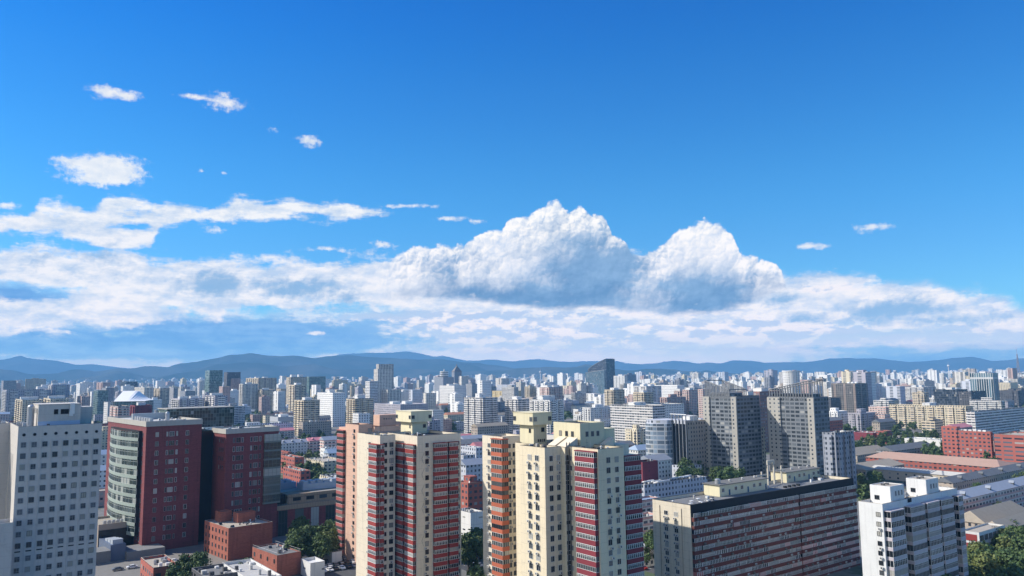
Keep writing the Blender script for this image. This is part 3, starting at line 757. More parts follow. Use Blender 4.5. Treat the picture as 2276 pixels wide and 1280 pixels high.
def tower_four_back():
    B = Bld('apartment_tower', 'narrow cream tower wrapped by a stack of orange balconies, left of the maroon-balconied tower', 1117, 971, 59, 'apartment tower', xl=1072, xr=1154)
    R = B.root; rng = random.Random(5); W_ = MB(); D_ = MB(); Z = 59; la, lb = B.LA, B.LB
    walled(W_, D_, 0, la+3, 0, lb, 0, Z); W_.box(la+.5, la+16, -14, lb-.5, 0, Z-.7)
    W_.build('wall', [CREAM2], R); D_.build('roof_deck', [DECK_D], R)
    S = Spots(R, 'window'); A = Spots(R, 'air_conditioner')
    for k in range(19):
        z = Z-4.0-2.8*k
        y = B.b_at(1087, 0, Z); S.add(WT(2, 1.5, 1.3), 0, y, z, 'B'); ac_near(A, rng, 0, y, z, 'B', -1, .9)
        for px in (1131, 1142.5):
            x = B.a_at(px, 0, Z); S.add(WT(2, 1.3, 1.4, rng.choice((FRAME_W, FRAME_G))), x, 0, z, 'A'); ac_near(A, rng, x, 0, z, 'A', 1, .6)
    S.done(); A.done()
    y1 = B.b_at(1097, 0, Z); x1 = B.a_at(1126, 0, Z)
    # balconies wrap the corner
    for k in range(19):
        z = Z-3.1-.6-2.8*k; m = MB()
        m.box(-1.2, 0, -1.0, y1, z, z+1.35); m.box(0, x1, -1.0, 0, z, z+1.35)
        o = m.build('balcony', [ORNG], R)
        g = MB(); gr = random.Random(k)
        g.box(-1.1, 0, -.9, y1-.1, z+1.35, z+2.8, 0); g.box(0.001, x1-.1, -.9, -.01, z+1.35, z+2.8, 0)
        n = 6
        for i in range(n+1):
            yy = -.95+(y1+.8)*i/n; g.box(-1.16, -1.11, yy, yy+.09, z+1.35, z+2.8, 1)
        for i in range(4): xx = -.9+(x1+.7)*i/3; g.box(xx, xx+.09, -.96, -.91, z+1.35, z+2.8, 1)
        g.box(-1.17, -1.1, -.96, y1-.1, z+2.68, z+2.79, 1)
        g.build('glazing', [GLASS, gr.choice((FRAME_W, FRAME_W, FRAME_D))], o)
    m = MB(); m.box(-1.35, .2, -1.15, y1+.1, Z-.9, Z-.6); m.box(.2, x1, -1.15, 0, Z-.9, Z-.6); m.build('balcony_roof', [ORNG], R)
tower_four_back()

def tower_three():
    B = Bld('apartment_tower', 'tan apartment tower with bright crimson balcony stacks and a yellowish tank room on top', 927.5, 969, 59, 'apartment tower', xl=879, xr=1024)
    R = B.root; rng = random.Random(14); W_ = MB(); D_ = MB(); Z = 59; la, lb = B.LA, B.LB
    ax, ay = B.loc(844.7, 968, Z); aa = B.a_at(879, ay, Z, ax); ab = B.b_at(811, ax, Z, ay)
    walled(W_, D_, 0, la, 0, lb+6, 0, Z)
    walled(W_, D_, ax, aa, ay, ab, 0, Z-.04)
    W_.box(aa-.3, la-2, lb+5.5, lb+26, 0, Z-.9)
    D_.box(aa-.2, la-2.1, lb+6.1, lb+25.9, Z-.9, Z-.86)
    W_.build('wall', [CREAM2], R); D_.build('roof_deck', [DECK_D], R)
    S = Spots(R, 'window'); A = Spots(R, 'air_conditioner')
    xs = [B.a_at(949, 0, Z)]; xr_ = B.a_at(1017, 0, Z)
    y3 = B.b_at(822, ax, Z, ay); x3 = [B.a_at(p, ay, Z, ax) for p in (856, 870)]
    for k in range(19):
        z = Z-4.2-2.8*k
        S.add(WT(2, 1.2, 1.45, rng.choice((FRAME_W, FRAME_D))), xs[0], 0, z, 'A')
        if rng.random() < .6: A.add(ac_data(), xs[0]+rng.choice((-.7, .4)), 0, z-.95, 'A')
        S.add(WT(3, 1.3, 1.4), xr_, 0, z, 'A')
        if rng.random() < .4: A.add(ac_data(), xr_, 0, z-1, 'A')
        S.add(WT(2, 1.5, 1.35), ax, y3, z, 'B'); ac_near(A, rng, ax, y3, z, 'B', -1, .85)
        for x in x3: S.add(WT(2, 1.35, 1.4, rng.choice((FRAME_W, FRAME_G, FRAME_D))), x, ay, z, 'A')
        if rng.random() < .35: A.add(ac_data(), x3[1], ay, z-.95, 'A')
    S.done(); A.done()
    f0 = Z-3.3-2.8*19
    balcony_column(B, 'A', B.a_at(962.5, 0, Z), B.a_at(990, 0, Z), 1.25, 19, RED_P, f0+.3, seed=1)
    balcony_column(B, 'A', B.a_at(995, 0, Z), B.a_at(1014, 0, Z), 1.25, 19, RED_P, f0+.3, seed=2)
    balcony_column(B, 'B', B.b_at(926, 0, Z)+.3, B.b_at(907, 0, Z), 1.25, 19, RED_P, f0, seed=5)
    balcony_column(B, 'B', B.b_at(902, 0, Z), B.b_at(884, 0, Z), 1.25, 19, RED_P, f0, seed=6)
    yb = B.b_at(827, ax, Z, ay)
    balcony_column(B, 'B', ay+.1, yb, 1.4, 19, RED_P, f0, off=ax, seed=7)
    balcony_column(B, 'A', ax+.05, B.a_at(852, ay, Z, ax), .9, 19, RED_P, f0, off=ay, seed=9)
    P = at_y(913.5, 913, B.P.y+20); zt = P.z; x0, y0 = (P-B.P).dot(U), (P-B.P).dot(W)
    xe = B.a_at(960, y0, zt, x0); ye = B.b_at(880, x0, zt, y0)
    k = MB(); k.box(x0, xe, y0, ye, zt-4.3, zt-.4); k.box(x0-.15, xe+.15, y0-.15, ye+.15, zt-.4, zt-.2)
    o2 = k.build('water_tank_room', [YELLOWC], R)
    m = MB(); m.box(x0+1.3, xe-1.3, y0+1.3, ye-1.6, Z-.95, zt-4.3); o = m.build('stair_tower', [YELLOWC], R)
    for x, y, f in ((x0, y0+.9, 'B'), (x0+.9, y0, 'A'), (x0, ye-.9, 'B'), (xe-.9, y0, 'A')): use('window', window_data(1.3, 1.35, 2, FRAME_G, GLASS), o2, (x, y, zt-3.1), RZ[f])
    use('window', window_data(1.1, 1.3, 2, FRAME_D, GLASS), o, (xe-2.6, y0+1.3, zt-6.6), RZ['A'])
    use('window', window_data(.9, 1.3, 2, FRAME_D, GLASS), o, (x0+1.3, y0+3, zt-6.6), RZ['B'])
    m = MB()
    for z0, dy in ((50, 0), (44.5, .3), (39, .1), (33, .2), (22, .3)):
        x = xs[0]-1.2; m.tube((x, -.06, z0+3), (x-.9, -.06, z0+1.2), .04, 5); m.tube((x-.9, -.06, z0+1.2), (x-.2, -.06, z0-.6), .04, 5)
    m.build('hanging_cables', [FRAME_D], R)
    clutter(R, .5, la-1.5, .5, lb+4, Z-.86, 12, 4); clutter(R, ax+.5, aa-1, ay+.5, ab-1.5, Z-.9, 5, 5)
    return B
T3 = tower_three()

def tower_peach():
    B = Bld('apartment_tower', 'peach apartment tower with a long column of faded red balconies at its left edge', 797, 944, 59, 'apartment tower', xl=768, xr=828)
    R = B.root; rng = random.Random(24); W_ = MB(); D_ = MB(); Z = 59; la, lb = B.LA, B.LB
    walled(W_, D_, 0, la, 0, lb, 0, Z); walled(W_, D_, la+.01, la+18, -2, lb-1, 0, Z-1.1)
    x0, x1 = la+5, la+18; W_.box(x0, x1, 3, 9, Z-1.2, Z+3.6)
    W_.build('wall', [PEACH], R); D_.build('roof_deck', [DECK_D], R)
    S = Spots(R, 'window'); A = Spots(R, 'air_conditioner')
    y = B.b_at(788, 0, Z)
    for k in range(20):
        z = Z-3.6-2.8*k; S.add(WT(2, 1.4, 1.3, FRAME_D), 0, y, z, 'B'); ac_near(A, rng, 0, y, z, 'B', -1, .8)
    S.add(window_data(2.6, 1.6, 3, FRAME_D, GLASS), la+.1-1.0, -.01, Z-3.4, 'A')
    for q in range(4): S.add(window_data(.5, .5, 1, FRAME_D, GLASS), la+7.2+q*1.2, 3, Z+1.6, 'A')
    S.done(); A.done()
    balcony_column(B, 'B', lb-.2, lb+6.5, 1.2, 19, PINK, Z-3.5-2.8*19+.3, seed=11, frame=FRAME_D)
    m = MB(); m.box(.01, 4, lb+.01, lb+7, 0, Z-1.8); m.build('side_wing', [PEACH], R)
tower_peach()

# ------------------------------------------------------------------ long slab with red balconies
def slab():
    B = Bld('apartment_slab', 'long apartment slab with brick-red glazed balconies under a black roof edge', 1534, 1123, 35, 'apartment block', xl=1450, xr=1895)
    R = B.root; rng = random.Random(33); Z = 35; la, lb = B.LA, B.LB
    W_ = MB(); D_ = MB(); walled(W_, D_, 0, la, 0, lb, 0, Z, 1.1, .25); W_.build('wall', [CREAM2], R); D_.build('roof_deck', [DECK_G], R)
    m = MB(); m.box(-.02, la+.02, -.34, -.003, Z-2.6, Z+.12); m.box(-.03, la+.03, -.02, .27, Z+.001, Z+.13); m.box(-.03, .27, .28, lb+.03, Z+.001, Z+.10); m.box(.28, la, lb-.27, lb+.03, Z+.001, Z+.10)
    m.box(la-.27, la+.03, .28, lb-.28, Z+.001, Z+.10)
    m.build('black_roof_edge', [FELT], R)
    gmid = B.a_at(1771, 0, Z-6)
    A = Spots(R, 'air_conditioner'); GG = mat('green_tinted_glazing', (0.03, 0.07, 0.05), 0.2, .2, 1); SG = glass_mat('slab_glass', (.012, .016, .02), (.05, .06, .065), (.20, .20, .18), .12, (.6, .9)); AD = MB().box(-.45, .45, -.55, -.05, -.1, .55, 0).data('air_conditioner', [mat('shade_painted_air_conditioner', (.13, .12, .11), .7, .4, .8)]); GP = mat('pink_curtained_glazing', (0.45, 0.16, 0.14), 0.4, .2, 1)  # AD casing is dark because the shade on this front is in its colour
    for k in range(12):
        z = Z-2.9-2.75*(k+1)+.35
        for x0, x1 in ((.25, gmid-.4), (gmid+.5, la-.1)):
            m = MB(); m.box(x0, x1, -1.25, -.002, z-.12, z+1.24); m.box(x0-.02, x1+.02, -1.29, -.004, z+1.24, z+1.3, 1)
            o = m.build('balcony', [BRICK_S, FRAME_G], R)
            g = MB(); x = x0; gh = 1.37; zb = z+1.3
            while x < x1-1:
                w = min(rng.choice((3.3, 3.5, 6.8, 3.4)), x1-x); st = rng.random(); fr = 1 if st < .7 else 2; gl = 0 if st < .92 else (3 if st < .98 else 4)
                if st > .97 and w < 4: w2 = w; yb = -1.75
                else: yb = -1.15
                if z < 14 and x > 50 and rng.random() < .3: gl = 4
                g.box(x+.02, x+w-.02, yb, -.01, zb, zb+gh, gl)
                n = max(3, int(w/rng.choice((.55, .7, .85))))
                for i in range(n+1): xx = x+.03+(w-.13)*i/n; g.box(xx-.04, xx+.12, yb-.08, yb-.001, zb, zb+gh, fr)
                g.box(x+.02, x+w-.02, yb-.055, yb-.002, zb+gh-.12, zb+gh-.01, fr)
                if rng.random() < .6: g.box(x+.02, x+w-.02, yb-.05, yb-.003, zb+gh*.6, zb+gh*.6+.06, fr)
                x += w
            g.build('glazing', [SG, mat('bright_white_frame', (.80, .80, .78), .5, .1, .8), FRAME_W, GG, GP], o)
            x = x0+1.5
            while x < x1-1.5:
                if rng.random() < .62: A.l.append((AD if rng.random() < .7 else ac_data(), x, -1.25, z+.15+rng.random()*.2, 0))
                x += rng.choice((3.4, 4.2, 6.9))
    A.done(100)
    S = Spots(R, 'window'); A = Spots(R, 'air_conditioner')
    for k in range(11):
        z = Z-4.6-2.75*k
        for px in (1479.5, 1501.5):
            y = B.b_at(px, 0, Z); S.add(window_data(1.7, 1.5, 2, FRAME_W, GLASS), 0, y, z, 'B')
            if k: A.add(ac_data(), 0, y+.5, z+1.75, 'B'); A.add(ac_data(), 0, y-.6, z+1.7, 'B') if rng.random() < .6 else None
    S.done(); A.done()
    m = MB()
    for px in (1466, 1514): y = B.b_at(px, 0, Z); m.tube((-.14, y, 2), (-.14, y, Z-1.6), .11)
    m.build('drainpipe', [mat('buff_pipe', (0.42, 0.36, 0.28), .7)], R)
    def hut(xl, xn, yn, xr, tank):
        P = at_y(xn, yn, 0.0001+B.P.y+ (30 if xn < 1650 else 60)); 
        zt = Z+3.0; x0, y0 = B.loc(xn, yn, zt); x1 = B.a_at(xr, y0, zt, x0); y1 = B.b_at(xl, x0, zt, y0)
        h = MB(); h.box(x0, x1, y0, y1, Z-1.08, zt); o = h.build('roof_hut', [YELLOWC], R)
        h = MB(); h.box(x0-.5, x1+.5, y0-.5, y1+.5, zt+.005, zt+.28); h.build('hut_roof', [mat('hut_roof_slab', (0.17, 0.165, 0.15), .9, .25, .3)], o)
        n = int((x1-x0)/3.4)
        for i in range(n):
            x = x0+2+i*(x1-x0-3)/max(1, n-1)
            if i % 3 == 1:
                dm = MB(); dm.box(-.45, .45, -.06, .01, 0, 2.1); d = use('door', dm.data('door', [mat('blue_door', (0.06, 0.12, 0.20), .6)]), o, (x, y0, Z-.95))
            else: use('window', window_data(1.5, 1.4, 2, FRAME_W, GLASS), o, (x, y0, Z+.5))
        v = MB()
        for i in range(4): x = x0+3+i*(x1-x0-6)/3; v.cyl(x, (y0+y1)/2, zt+.28, zt+.75, .35, 10); v.dome(x, (y0+y1)/2, zt+.75, .5, .35)
        v.build('roof_vents', [DECK_L], o)
        if tank:
            v = MB(); v.cyl(x0+2.2, y0+2.5, zt+.28, zt+1.9, 1.05, 16); v.dome(x0+2.2, y0+2.5, zt+1.9, 1.05, .3, 16, 3); v.build('water_tank', [METAL], o)
        return x0, y0, x1
    hut(1564, 1599, 1079.5, 1705, True); q = hut(1713, 1748, 1051, 1821, False)
    # pale arch between the two huts
    m = MB(); ax_, ay_ = q[0]-8.5, q[1]+1.5; zt = Z+8.2
    for s in (-1, 1): m.box(ax_+s*2.1-.3, ax_+s*2.1+.3, ay_-.3, ay_+.3, Z-1, Z+5.6)
    N = 12
    for i in range(N):
        a0, a1 = math.pi*i/N, math.pi*(i+1)/N
        p = [(ax_+2.1*math.cos(t)*1.0, Z+5.6+2.0*math.sin(t)) for t in (a0, a1)]
        m.tube((p[0][0], ay_, p[0][1]), (p[1][0], ay_, p[1][1]), .3, 6)
    for s in (-1, 1): m.box(ax_+s*1.9-.55, ax_+s*1.9+.55, ay_-.28, ay_+.28, Z+7.0, Z+8.6)
    m.box(ax_-2.4, ax_+2.4, ay_-.29, ay_+.29, Z+8.0, Z+8.75)
    m.box(ax_-10, ax_-3, ay_-.2, ay_+.2, Z+2.9, Z+3.4); m.box(ax_-6.6, ax_-6.1, ay_-.25, ay_+.25, Z-1, Z+4.6)
    m.box(ax_+5.5, ax_+6, ay_-1.2, ay_-.7, Z-1, Z+6.2); m.box(ax_+3.4, ax_+8, ay_-1.1, ay_-.75, Z+4.2, Z+4.6)
    m.build('roof_arch', [mat('pale_concrete', (0.50, 0.46, 0.38), .85, .15, .5)], R)
    m = MB(); rr = random.Random(3)
    for x, y in ((5, 4), (9, 7), (10.5, 4.2), (15, 9), (14, 3.6), (19, 6)):
        m.cyl(x, y, Z-1, Z-.4, .25, 8); m.box(x-.7, x+.7, y-.5, y+.5, Z-.4, Z-.25)
    for x in range(64, 74, 3): m.box(x, x+1.2, 6, 7, Z-1.05, Z-.3, 1)
    m.build('roof_vents', [WHITE, FELT], R)
    clutter(R, 1, 22, 1, lb-1.5, Z-1.05, 14, 6); clutter(R, 56, 72, 9, lb-1.5, Z-1.05, 6, 7); clutter(R, 84, la-2, 8, lb-1.5, Z-1.05, 9, 8)
    return B
SL = slab()

def white_right():
    B = Bld('apartment_block', 'white apartment block with lilac-grey glazed balconies, two white rooms on its roof', 1961, 1120.7, 39, 'apartment block', xl=1908, xr=2127)
    R = B.root; rng = random.Random(43); Z = 39; la, lb = B.LA, max(B.LB, 7.5)
    W_ = MB(); D_ = MB(); walled(W_, D_, 0, la, 0, lb, 0, Z, 1.3, .3); W_.build('wall', [WHITE], R); D_.build('roof_deck', [DECK_T], R)
    WG = mat('painted_recess_shade', (0.10, 0.115, 0.15), .8)  # shadow between the balcony columns, painted as dark bluish strips on the wall
    zz = Z-2.2
    for i, (p0, p1) in enumerate(((1966, 1996), (2011, 2042), (2048, 2075), (2079, 2106), (2117, 2127))):
        x0, x1 = B.a_at(p0, 0, Z-5), B.a_at(p1, 0, Z-5)
        balcony_column(B, 'A', x0, x1, 2.1, 12, LILAC, zz-2.9*12, fh=2.9, seed=50+i, glass=GLASS, fascia=1.0, pitch=.9)
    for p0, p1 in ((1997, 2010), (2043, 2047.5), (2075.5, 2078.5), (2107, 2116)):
        q = MB(); q.box(B.a_at(p0, 0, Z-5), B.a_at(p1, 0, Z-5), -.04, -.003, 0, Z-2.4); q.build('recess_shade_strip', [WG], R)
    S = Spots(R, 'window'); A = Spots(R, 'air_conditioner')
    for k in range(12):
        z = Z-3.9-2.9*k; y = B.b_at(1950.5, 0, Z)
        if k != 1 or True: S.add(window_data(1.35, 1.35, 2, FRAME_D, GLASS), 0, y, z, 'B')
        if k and rng.random() < .6: A.add(ac_data(), 0, y-.3, z+1.9, 'B')
        for p in (2003, 2045, 2077, 2110): S.add(window_data(1.3, 1.5, 2, FRAME_G, GLASS_BLUE), B.a_at(p, 0, Z-5), 0, z, 'A')
        for p in (2007, 2062, 2112):
            if rng.random() < .5: A.add(ac_data(), B.a_at(p, 0, Z-5)+rng.random(), 0, z-.9, 'A')
    S.done(); A.done()
    for (x0, x1, y0, y1) in ((6.6, 15.2, .7, lb-.4), (30, 38.6, .7, lb-.4)):
        m = MB(); walled(m, None, x0, x1, y0, y1, Z-1.3, Z+4.6, .25, .2); m.box(x0+.2, x1-.2, y0+.2, y1-.2, Z+4.35, Z+4.42, 1)
        for q in (2, 4.5): m.box(x0+q, x0+q+.7, y0+3, y0+4, Z+4.4, Z+5.0, 2)
        o = m.build('roof_room', [WHITE, DECK_T, FRAME_D], R)
        for q in range(3): use('window', window_data(.9, 1.6, 1, FRAME_W, GLASS_BLUE), o, (x0+3.2+q*1.9, y0, Z+1.4))
        use('window', window_data(1.5, 1.3, 2, FRAME_D, GLASS), o, (x0, y0+4.4, Z+.2), RZ['B'])
    clutter(R, 1, la-2, 1.5, lb-2, Z-1.25, 20, 9)
    m = MB(); m.box(15.6, 18.2, -.02, 1.5, Z-1.2, Z+.02); m.build('roof_hatch', [FELT], R)
white_right()

# ------------------------------------------------------------------ white tower on the left
def white_left():
    WL = panel_mat('white_hospital_render', (0.58, 0.54, 0.49), 3.3, 0, 0.85, 0.05, 0.06)
    WLG = glass_mat('hazy_office_glass', (.045, .055, .065), (.13, .145, .16), (.38, .36, .30), .15, (.5, .86))
    B = Bld('office_tower', 'tall pale grey tower with eight columns of square windows under a row of round vents', 41, 948.6, 66, 'office tower', xl=23, xr=227.4)
    R = B.root; rng = random.Random(55); Z = 66; la, lb = B.LA, B.LB
    W_ = MB(); D_ = MB(); walled(W_, D_, 0, la, 0, lb, 0, Z, 1.2, .3)
    walled(W_, D_, -22, -.01, lb, lb+16, 0, Z-.1, 1.2, .3)
    W_.build('wall', [WL], R); D_.build('roof_deck', [DECK_G], R)
    xs = [1.55+i*(la-3.1)/7 for i in range(8)]
    m = MB()
    for a, b in zip(xs, xs[1:]): m.box((a+b)/2-.12+.35, (a+b)/2+.12+.35, -.14, -.002, 0, Z-4.2)
    m.build('pilasters', [WL], R)
    S = Spots(R, 'window')
    wd = [window_data(1.35, 1.55, n, f, WLG, rail=r) for n, f, r in ((2, FRAME_G, .35), (2, FRAME_D, 0), (2, FRAME_G, .65))]
    V = Spots(R, 'round_vent'); vm_ = MB(); vm_.cyl(0, 0, -.07, .02, .42, 16, 0, axis='y'); vm_.cyl(0, 0, -.05, .0, .52, 16, 1, axis='y'); vd = vm_.data('round_vent', [BLACK, FRAME_G])
    for x in xs: V.add(vd, x, 0, Z-2.5)
    V.add(vd, -4.5, lb, Z-2.5)
    V.done()
    z = Z-6.3; sl = MB()
    for k in range(17):
        for x in xs: S.add(rng.choice(wd), x, 0, z+rng.uniform(-.03, .03))
        if k in (9, 13):
            for x in xs: sl.box(x-.75, x+.75, -.04, .01, z-1.15, z-.8)
        z -= 3.3 if k not in (9, 13) else 3.9
    S.done(); sl.build('slot_vents', [BLACK], R)
    # narrow lights on the sunlit return
    n = MB()
    for y in (12, 16, 20): n.box(-.05, 0.01, y, y+.7, 10, Z-9)
    n.build('slit_windows', [FRAME_G], R)
    # roof house
    m = MB(); x0, x1, y0, y1 = 5.2, 16.8, 2.6, 17
    m.box(x0, x1, y0, y1, Z-1.2, Z+6.3); m.box(x0-.1, x1+.1, y0-.1, y1+.1, Z+6.3, Z+6.5); m.box(x1+.02, x1+4, y0+5, y1-1, Z-1.2, Z+5.2)
    o = m.build('roof_house', [WL], R)
    use('window', window_data(1.1, 1.5, 1, FRAME_D, BLACK), o, (x0+4.8, y0, Z+3.3)); use('window', window_data(2.2, 1.5, 2, FRAME_D, BLACK), o, (x0+7.2, y0, Z+3.3))
    k = MB()
    for i in range(7): k.box(x0-.04, x0+.01, y0+1.5+i*1.6, y0+2.1+i*1.6, Z+3.6, Z+5.2)
    k.build('louvres', [FRAME_G], o)
    k = MB(); k.box(x0+.005, x1-.005, y0-.03, y0-.003, Z-.9, Z+1.2); k.build('blue_skirting', [mat('pale_blue_paint', (0.36, 0.46, 0.60), .7)], o)
    k = MB(); k.box(x0+8.6, x0+9.9, y0-.35, y0-.01, Z+3.2, Z+6.6); k.box(x0+8.4, x0+9.5, y0-.3, y0-.01, Z+2.6, Z+3.9); k.build('plant_box', [WHITE], o)
    k = MB(); k.cyl(x0+2.9, y0+.25, Z-.6, Z+.4, .5, 12, 0, axis='z'); k.build('satellite_dish', [FRAME_D], R)
    k = MB(); r2 = random.Random(9)
    for i in range(16):
        x, y = r2.uniform(-20, 4), r2.uniform(lb+1, lb+14) if r2.random() < .5 else r2.uniform(3, lb)
        if x < 0 and y < lb: x = r2.uniform(.8, 4)
        s = r2.uniform(.5, 1.3); k.box(x, x+s, y, y+s*1.2, Z-1.2, Z-.2+r2.random())
    for i in range(6): k.dome(r2.uniform(-18, -2), lb+r2.uniform(3, 13), Z-1.1, .9, .9, 12, 4)
    k.cyl(3.6, 6.5, Z-1.2, Z+5.6, 1.0, 14); k.dome(3.6, 6.5, Z+5.6, 1.0, .8)
    k.build('roof_plant', [METAL], R)
    # lower front blocks at the picture's edge
    q = MB(); dq = MB(); z1 = 39
    x1, _ = B.loc(31, 1163, z1); walled(q, dq, x1-30, x1, -8, -.02 if x1 < 0 else -.2, 0, z1, 1, .3)
    q.build('front_wing', [WL], R); dq.build('front_wing_roof', [DECK_L], R)
    return B
WLB = white_left()

# ------------------------------------------------------------------ brick office pair
BRICK = brick_mat('dark_red_brick', (0.235, 0.054, 0.058), (0.16, 0.07, 0.07), 1.0)
BRICK_O = brick_mat('orange_red_brick', (0.42, 0.13, 0.085), (0.3, 0.14, 0.10), 1.0)
STONE = mat('pale_stone_cornice', (0.44, 0.42, 0.37), .8, .1, .3, streak=.1)
CURT = facade('green_curtain_wall', (0.16, 0.22, 0.20), 1.5, 1.9, 0.90, 0.92, (0.025, 0.05, 0.05), rough=.5, pale=.06, gl=.08)
CURT_D = mat('dark_curtain_wall', (0.014, 0.018, 0.024), .15, .3, .2, spec=.3)
BAYG = glass_mat('bay_glass', (0.03, 0.045, 0.045), (0.12, 0.15, 0.14), (0.40, 0.42, 0.38), pp=(.5, .85))
BAND = mat('pale_green_metal_band', (0.33, 0.39, 0.34), .5, .08, .5)
ROT1 = rad(41)
def brick_one():
    B = Bld('office_tower', 'dark red brick office tower with a curved pale green glazed bay on its sunny side', 326, 937, 60, 'office tower', xl=241, xr=449, rot=ROT1)
    R = B.root; rng = random.Random(66); Z = 60; la, lb = B.LA, B.LB
    W_ = MB(); D_ = MB(); W_.box(0, la, 0, lb, 0, Z-2.4); W_.build('wall', [BRICK], R)
    C_ = MB(); walled(C_, D_, -.3, la+.3, -.3, lb+.3, Z-2.4, Z, .9, .4); C_.build('cornice', [STONE], R); D_.build('roof_deck', [DECK_L], R)
    S = Spots(R, 'window')
    for k in range(15):
        z = Z-7.4-4.35*k
        if z < 4: break
        for px, w, n in ((349.4, 1.3, 2), (372, .7, 1), (382, 2.0, 3), (393.7, .7, 1), (416.5, 1.3, 2)):
            S.add(window_data(w*1.15, 2.2, n, rng.choice((FRAME_G, FRAME_W)), GLASS), B.a_at(px, 0, Z-6), 0, z, 'A')
            if rng.random() < .12: S.l[-1] = (window_data(w*1.15, 2.2, n, FRAME_W, GLASS),)+S.l[-1][1:]
        for px in (312.5, 318): S.add(window_data(1.3, 1.9, 2, FRAME_G, GLASS_OFF), 0, B.b_at(px, 0, Z-6), z, 'B')
    S.done()
    # curved bay
    y0, y1 = B.b_at(304, -2.5, Z-6), B.b_at(243, -2.5, Z-6); yc, hw = (y0+y1)/2, (y1-y0)/2
    N = 16; def_ = lambda t, d: (-1.6-d-3.4*(1-(t*2-1)**2), y0+(y1-y0)*t)
    g = MB(); bands = []; f = MB()
    for k in range(11):
        b = MB(); bands.append(b)
        z = Z-5.0-4.35*(k+1)
        for i in range(N):
            t0, t1 = i/N, (i+1)/N
            for mm, d, za, zb in ((b, .25, z, z+1.5), (g, 0, z+1.5, z+4.35)):
                p, q = def_(t0, d), def_(t1, d)
                mm.v += [(p[0], p[1], za), (q[0], q[1], za), (q[0], q[1], zb), (p[0], p[1], zb), (p[0]+1, p[1], za), (q[0]+1, q[1], za), (q[0]+1, q[1], zb), (p[0]+1, p[1], zb)]
                n = len(mm.v)-8
                for fc in ((1, 0, 3, 2), (3, 7, 6, 2), (0, 1, 5, 4)): mm.f.append(tuple(n+c for c in fc)); mm.m.append(0)
                if mm is g:
                    f.tube((p[0]-.05, p[1], za), (p[0]-.05, p[1], zb), .09, 4)
            p = def_(t0, .28); q = def_(t1, .28); f.tube((p[0], p[1], z+1.52), (q[0], q[1], z+1.52), .07, 4)
            p = def_(t0, .05); q = def_(t1, .05); f.tube((p[0], p[1], z+3.5), (q[0], q[1], z+3.5), .05, 4)
    zb = Z-5.0-4.35*11
    o = g.build('bay_glass', [BAYG], R); f.build('bay_frame', [mat('pale_bay_frame', (.5, .55, .5), .5)], o)
    for b in bands: b.build('bay_band', [BAND], o)
    m = MB(); m.box(-1.7, -.01, y0+.02, y1-.02, zb, Z-4.6); m.build('bay_side', [FELT], R)
    # plant on the roof
    for i in range(7): m = MB(); m.box(2+i*.1, 3.5+i*.1, 2+i*4.2, 4.4+i*4.2, Z-.9, Z+1.4); m.build('roof_unit', [METAL], R)
    m = MB(); m.cyl(12, 9, Z-.9, Z+3.0, 1.0, 14); m.dome(12, 9, Z+3.0, 1.0); m.build('roof_duct', [METAL], R)
    for i in range(5): m = MB(); m.box(6+i*2.4, 7.4+i*2.4, 1.4, 2.6, Z-.9, Z+.2); m.build('roof_unit', [METAL], R)
    clutter(R, 1, la-2, 1, 30, Z-.86, 22, 10)
    return B
R1 = brick_one()
def brick_two():
    B = Bld('office_tower', 'dark red brick office tower with a glazed corner bay, right of the curved-bay tower', 503, 954, 55, 'office tower', xl=473, xr=620, rot=ROT1)
    R = B.root; rng = random.Random(67); Z = 55; la, lb = B.LA, B.LB
    W_ = MB(); D_ = MB(); W_.box(0, la, 0, lb, 0, Z-2.3); W_.build('wall', [BRICK], R)
    C_ = MB(); walled(C_, D_, -.3, la+.3, -.3, lb+.3, Z-2.3, Z, .9, .5); C_.build('cornice', [STONE], R); D_.build('roof_deck', [DECK_G], R)
    S = Spots(R, 'window')
    for k in range(11):
        z = Z-6.8-4.3*k
        for px, w in ((520, .8), (530, 1.9), (539, .8), (558.5, .8), (568.5, 1.9), (578.5, .8)):
            S.add(window_data(w*1.15, 2.4, 2 if w > 1 else 1, rng.choice((FRAME_G, FRAME_W)), GLASS), B.a_at(px, 0, Z-6), 0, z, 'A')
        if k < 4:
            for px in (488, 492, 496): S.add(window_data(.7, 2.0, 1, FRAME_D, GLASS_OFF), 0, B.b_at(px, 0, Z-6), z, 'B')
    S.done()
    x0 = B.a_at(587, 0, Z-6); m = MB(); f = MB()
    for k in range(8):
        z = Z-3.6-4.3*(k+1); m.box(x0, la+.9, -1.1, 6, z+.9, z+4.29)
        f.box(x0-.05, la+.95, -1.2, 6, z, z+.9)
        for i in range(5): x = x0+(la+.85-x0)*i/4; f.box(x-.06, x+.06, -1.18, -1.101, z+.9, z+4.3)
        f.box(x0, la+.9, -1.17, -1.102, z+2.3, z+2.4)
    o = m.build('corner_bay_glass', [BAYG], R); f.build('bay_frame', [mat('grey_green_frame', (.17, .2, .18), .6)], o)
    m = MB(); m.box(4, la-4, 5, lb-3, Z-.9, Z-.5); m.build('roof_walkway', [DECK_L], R)
    clutter(R, 1, la-2, 1, lb-2, Z-.86, 16, 11)
    return B
R2 = brick_two()
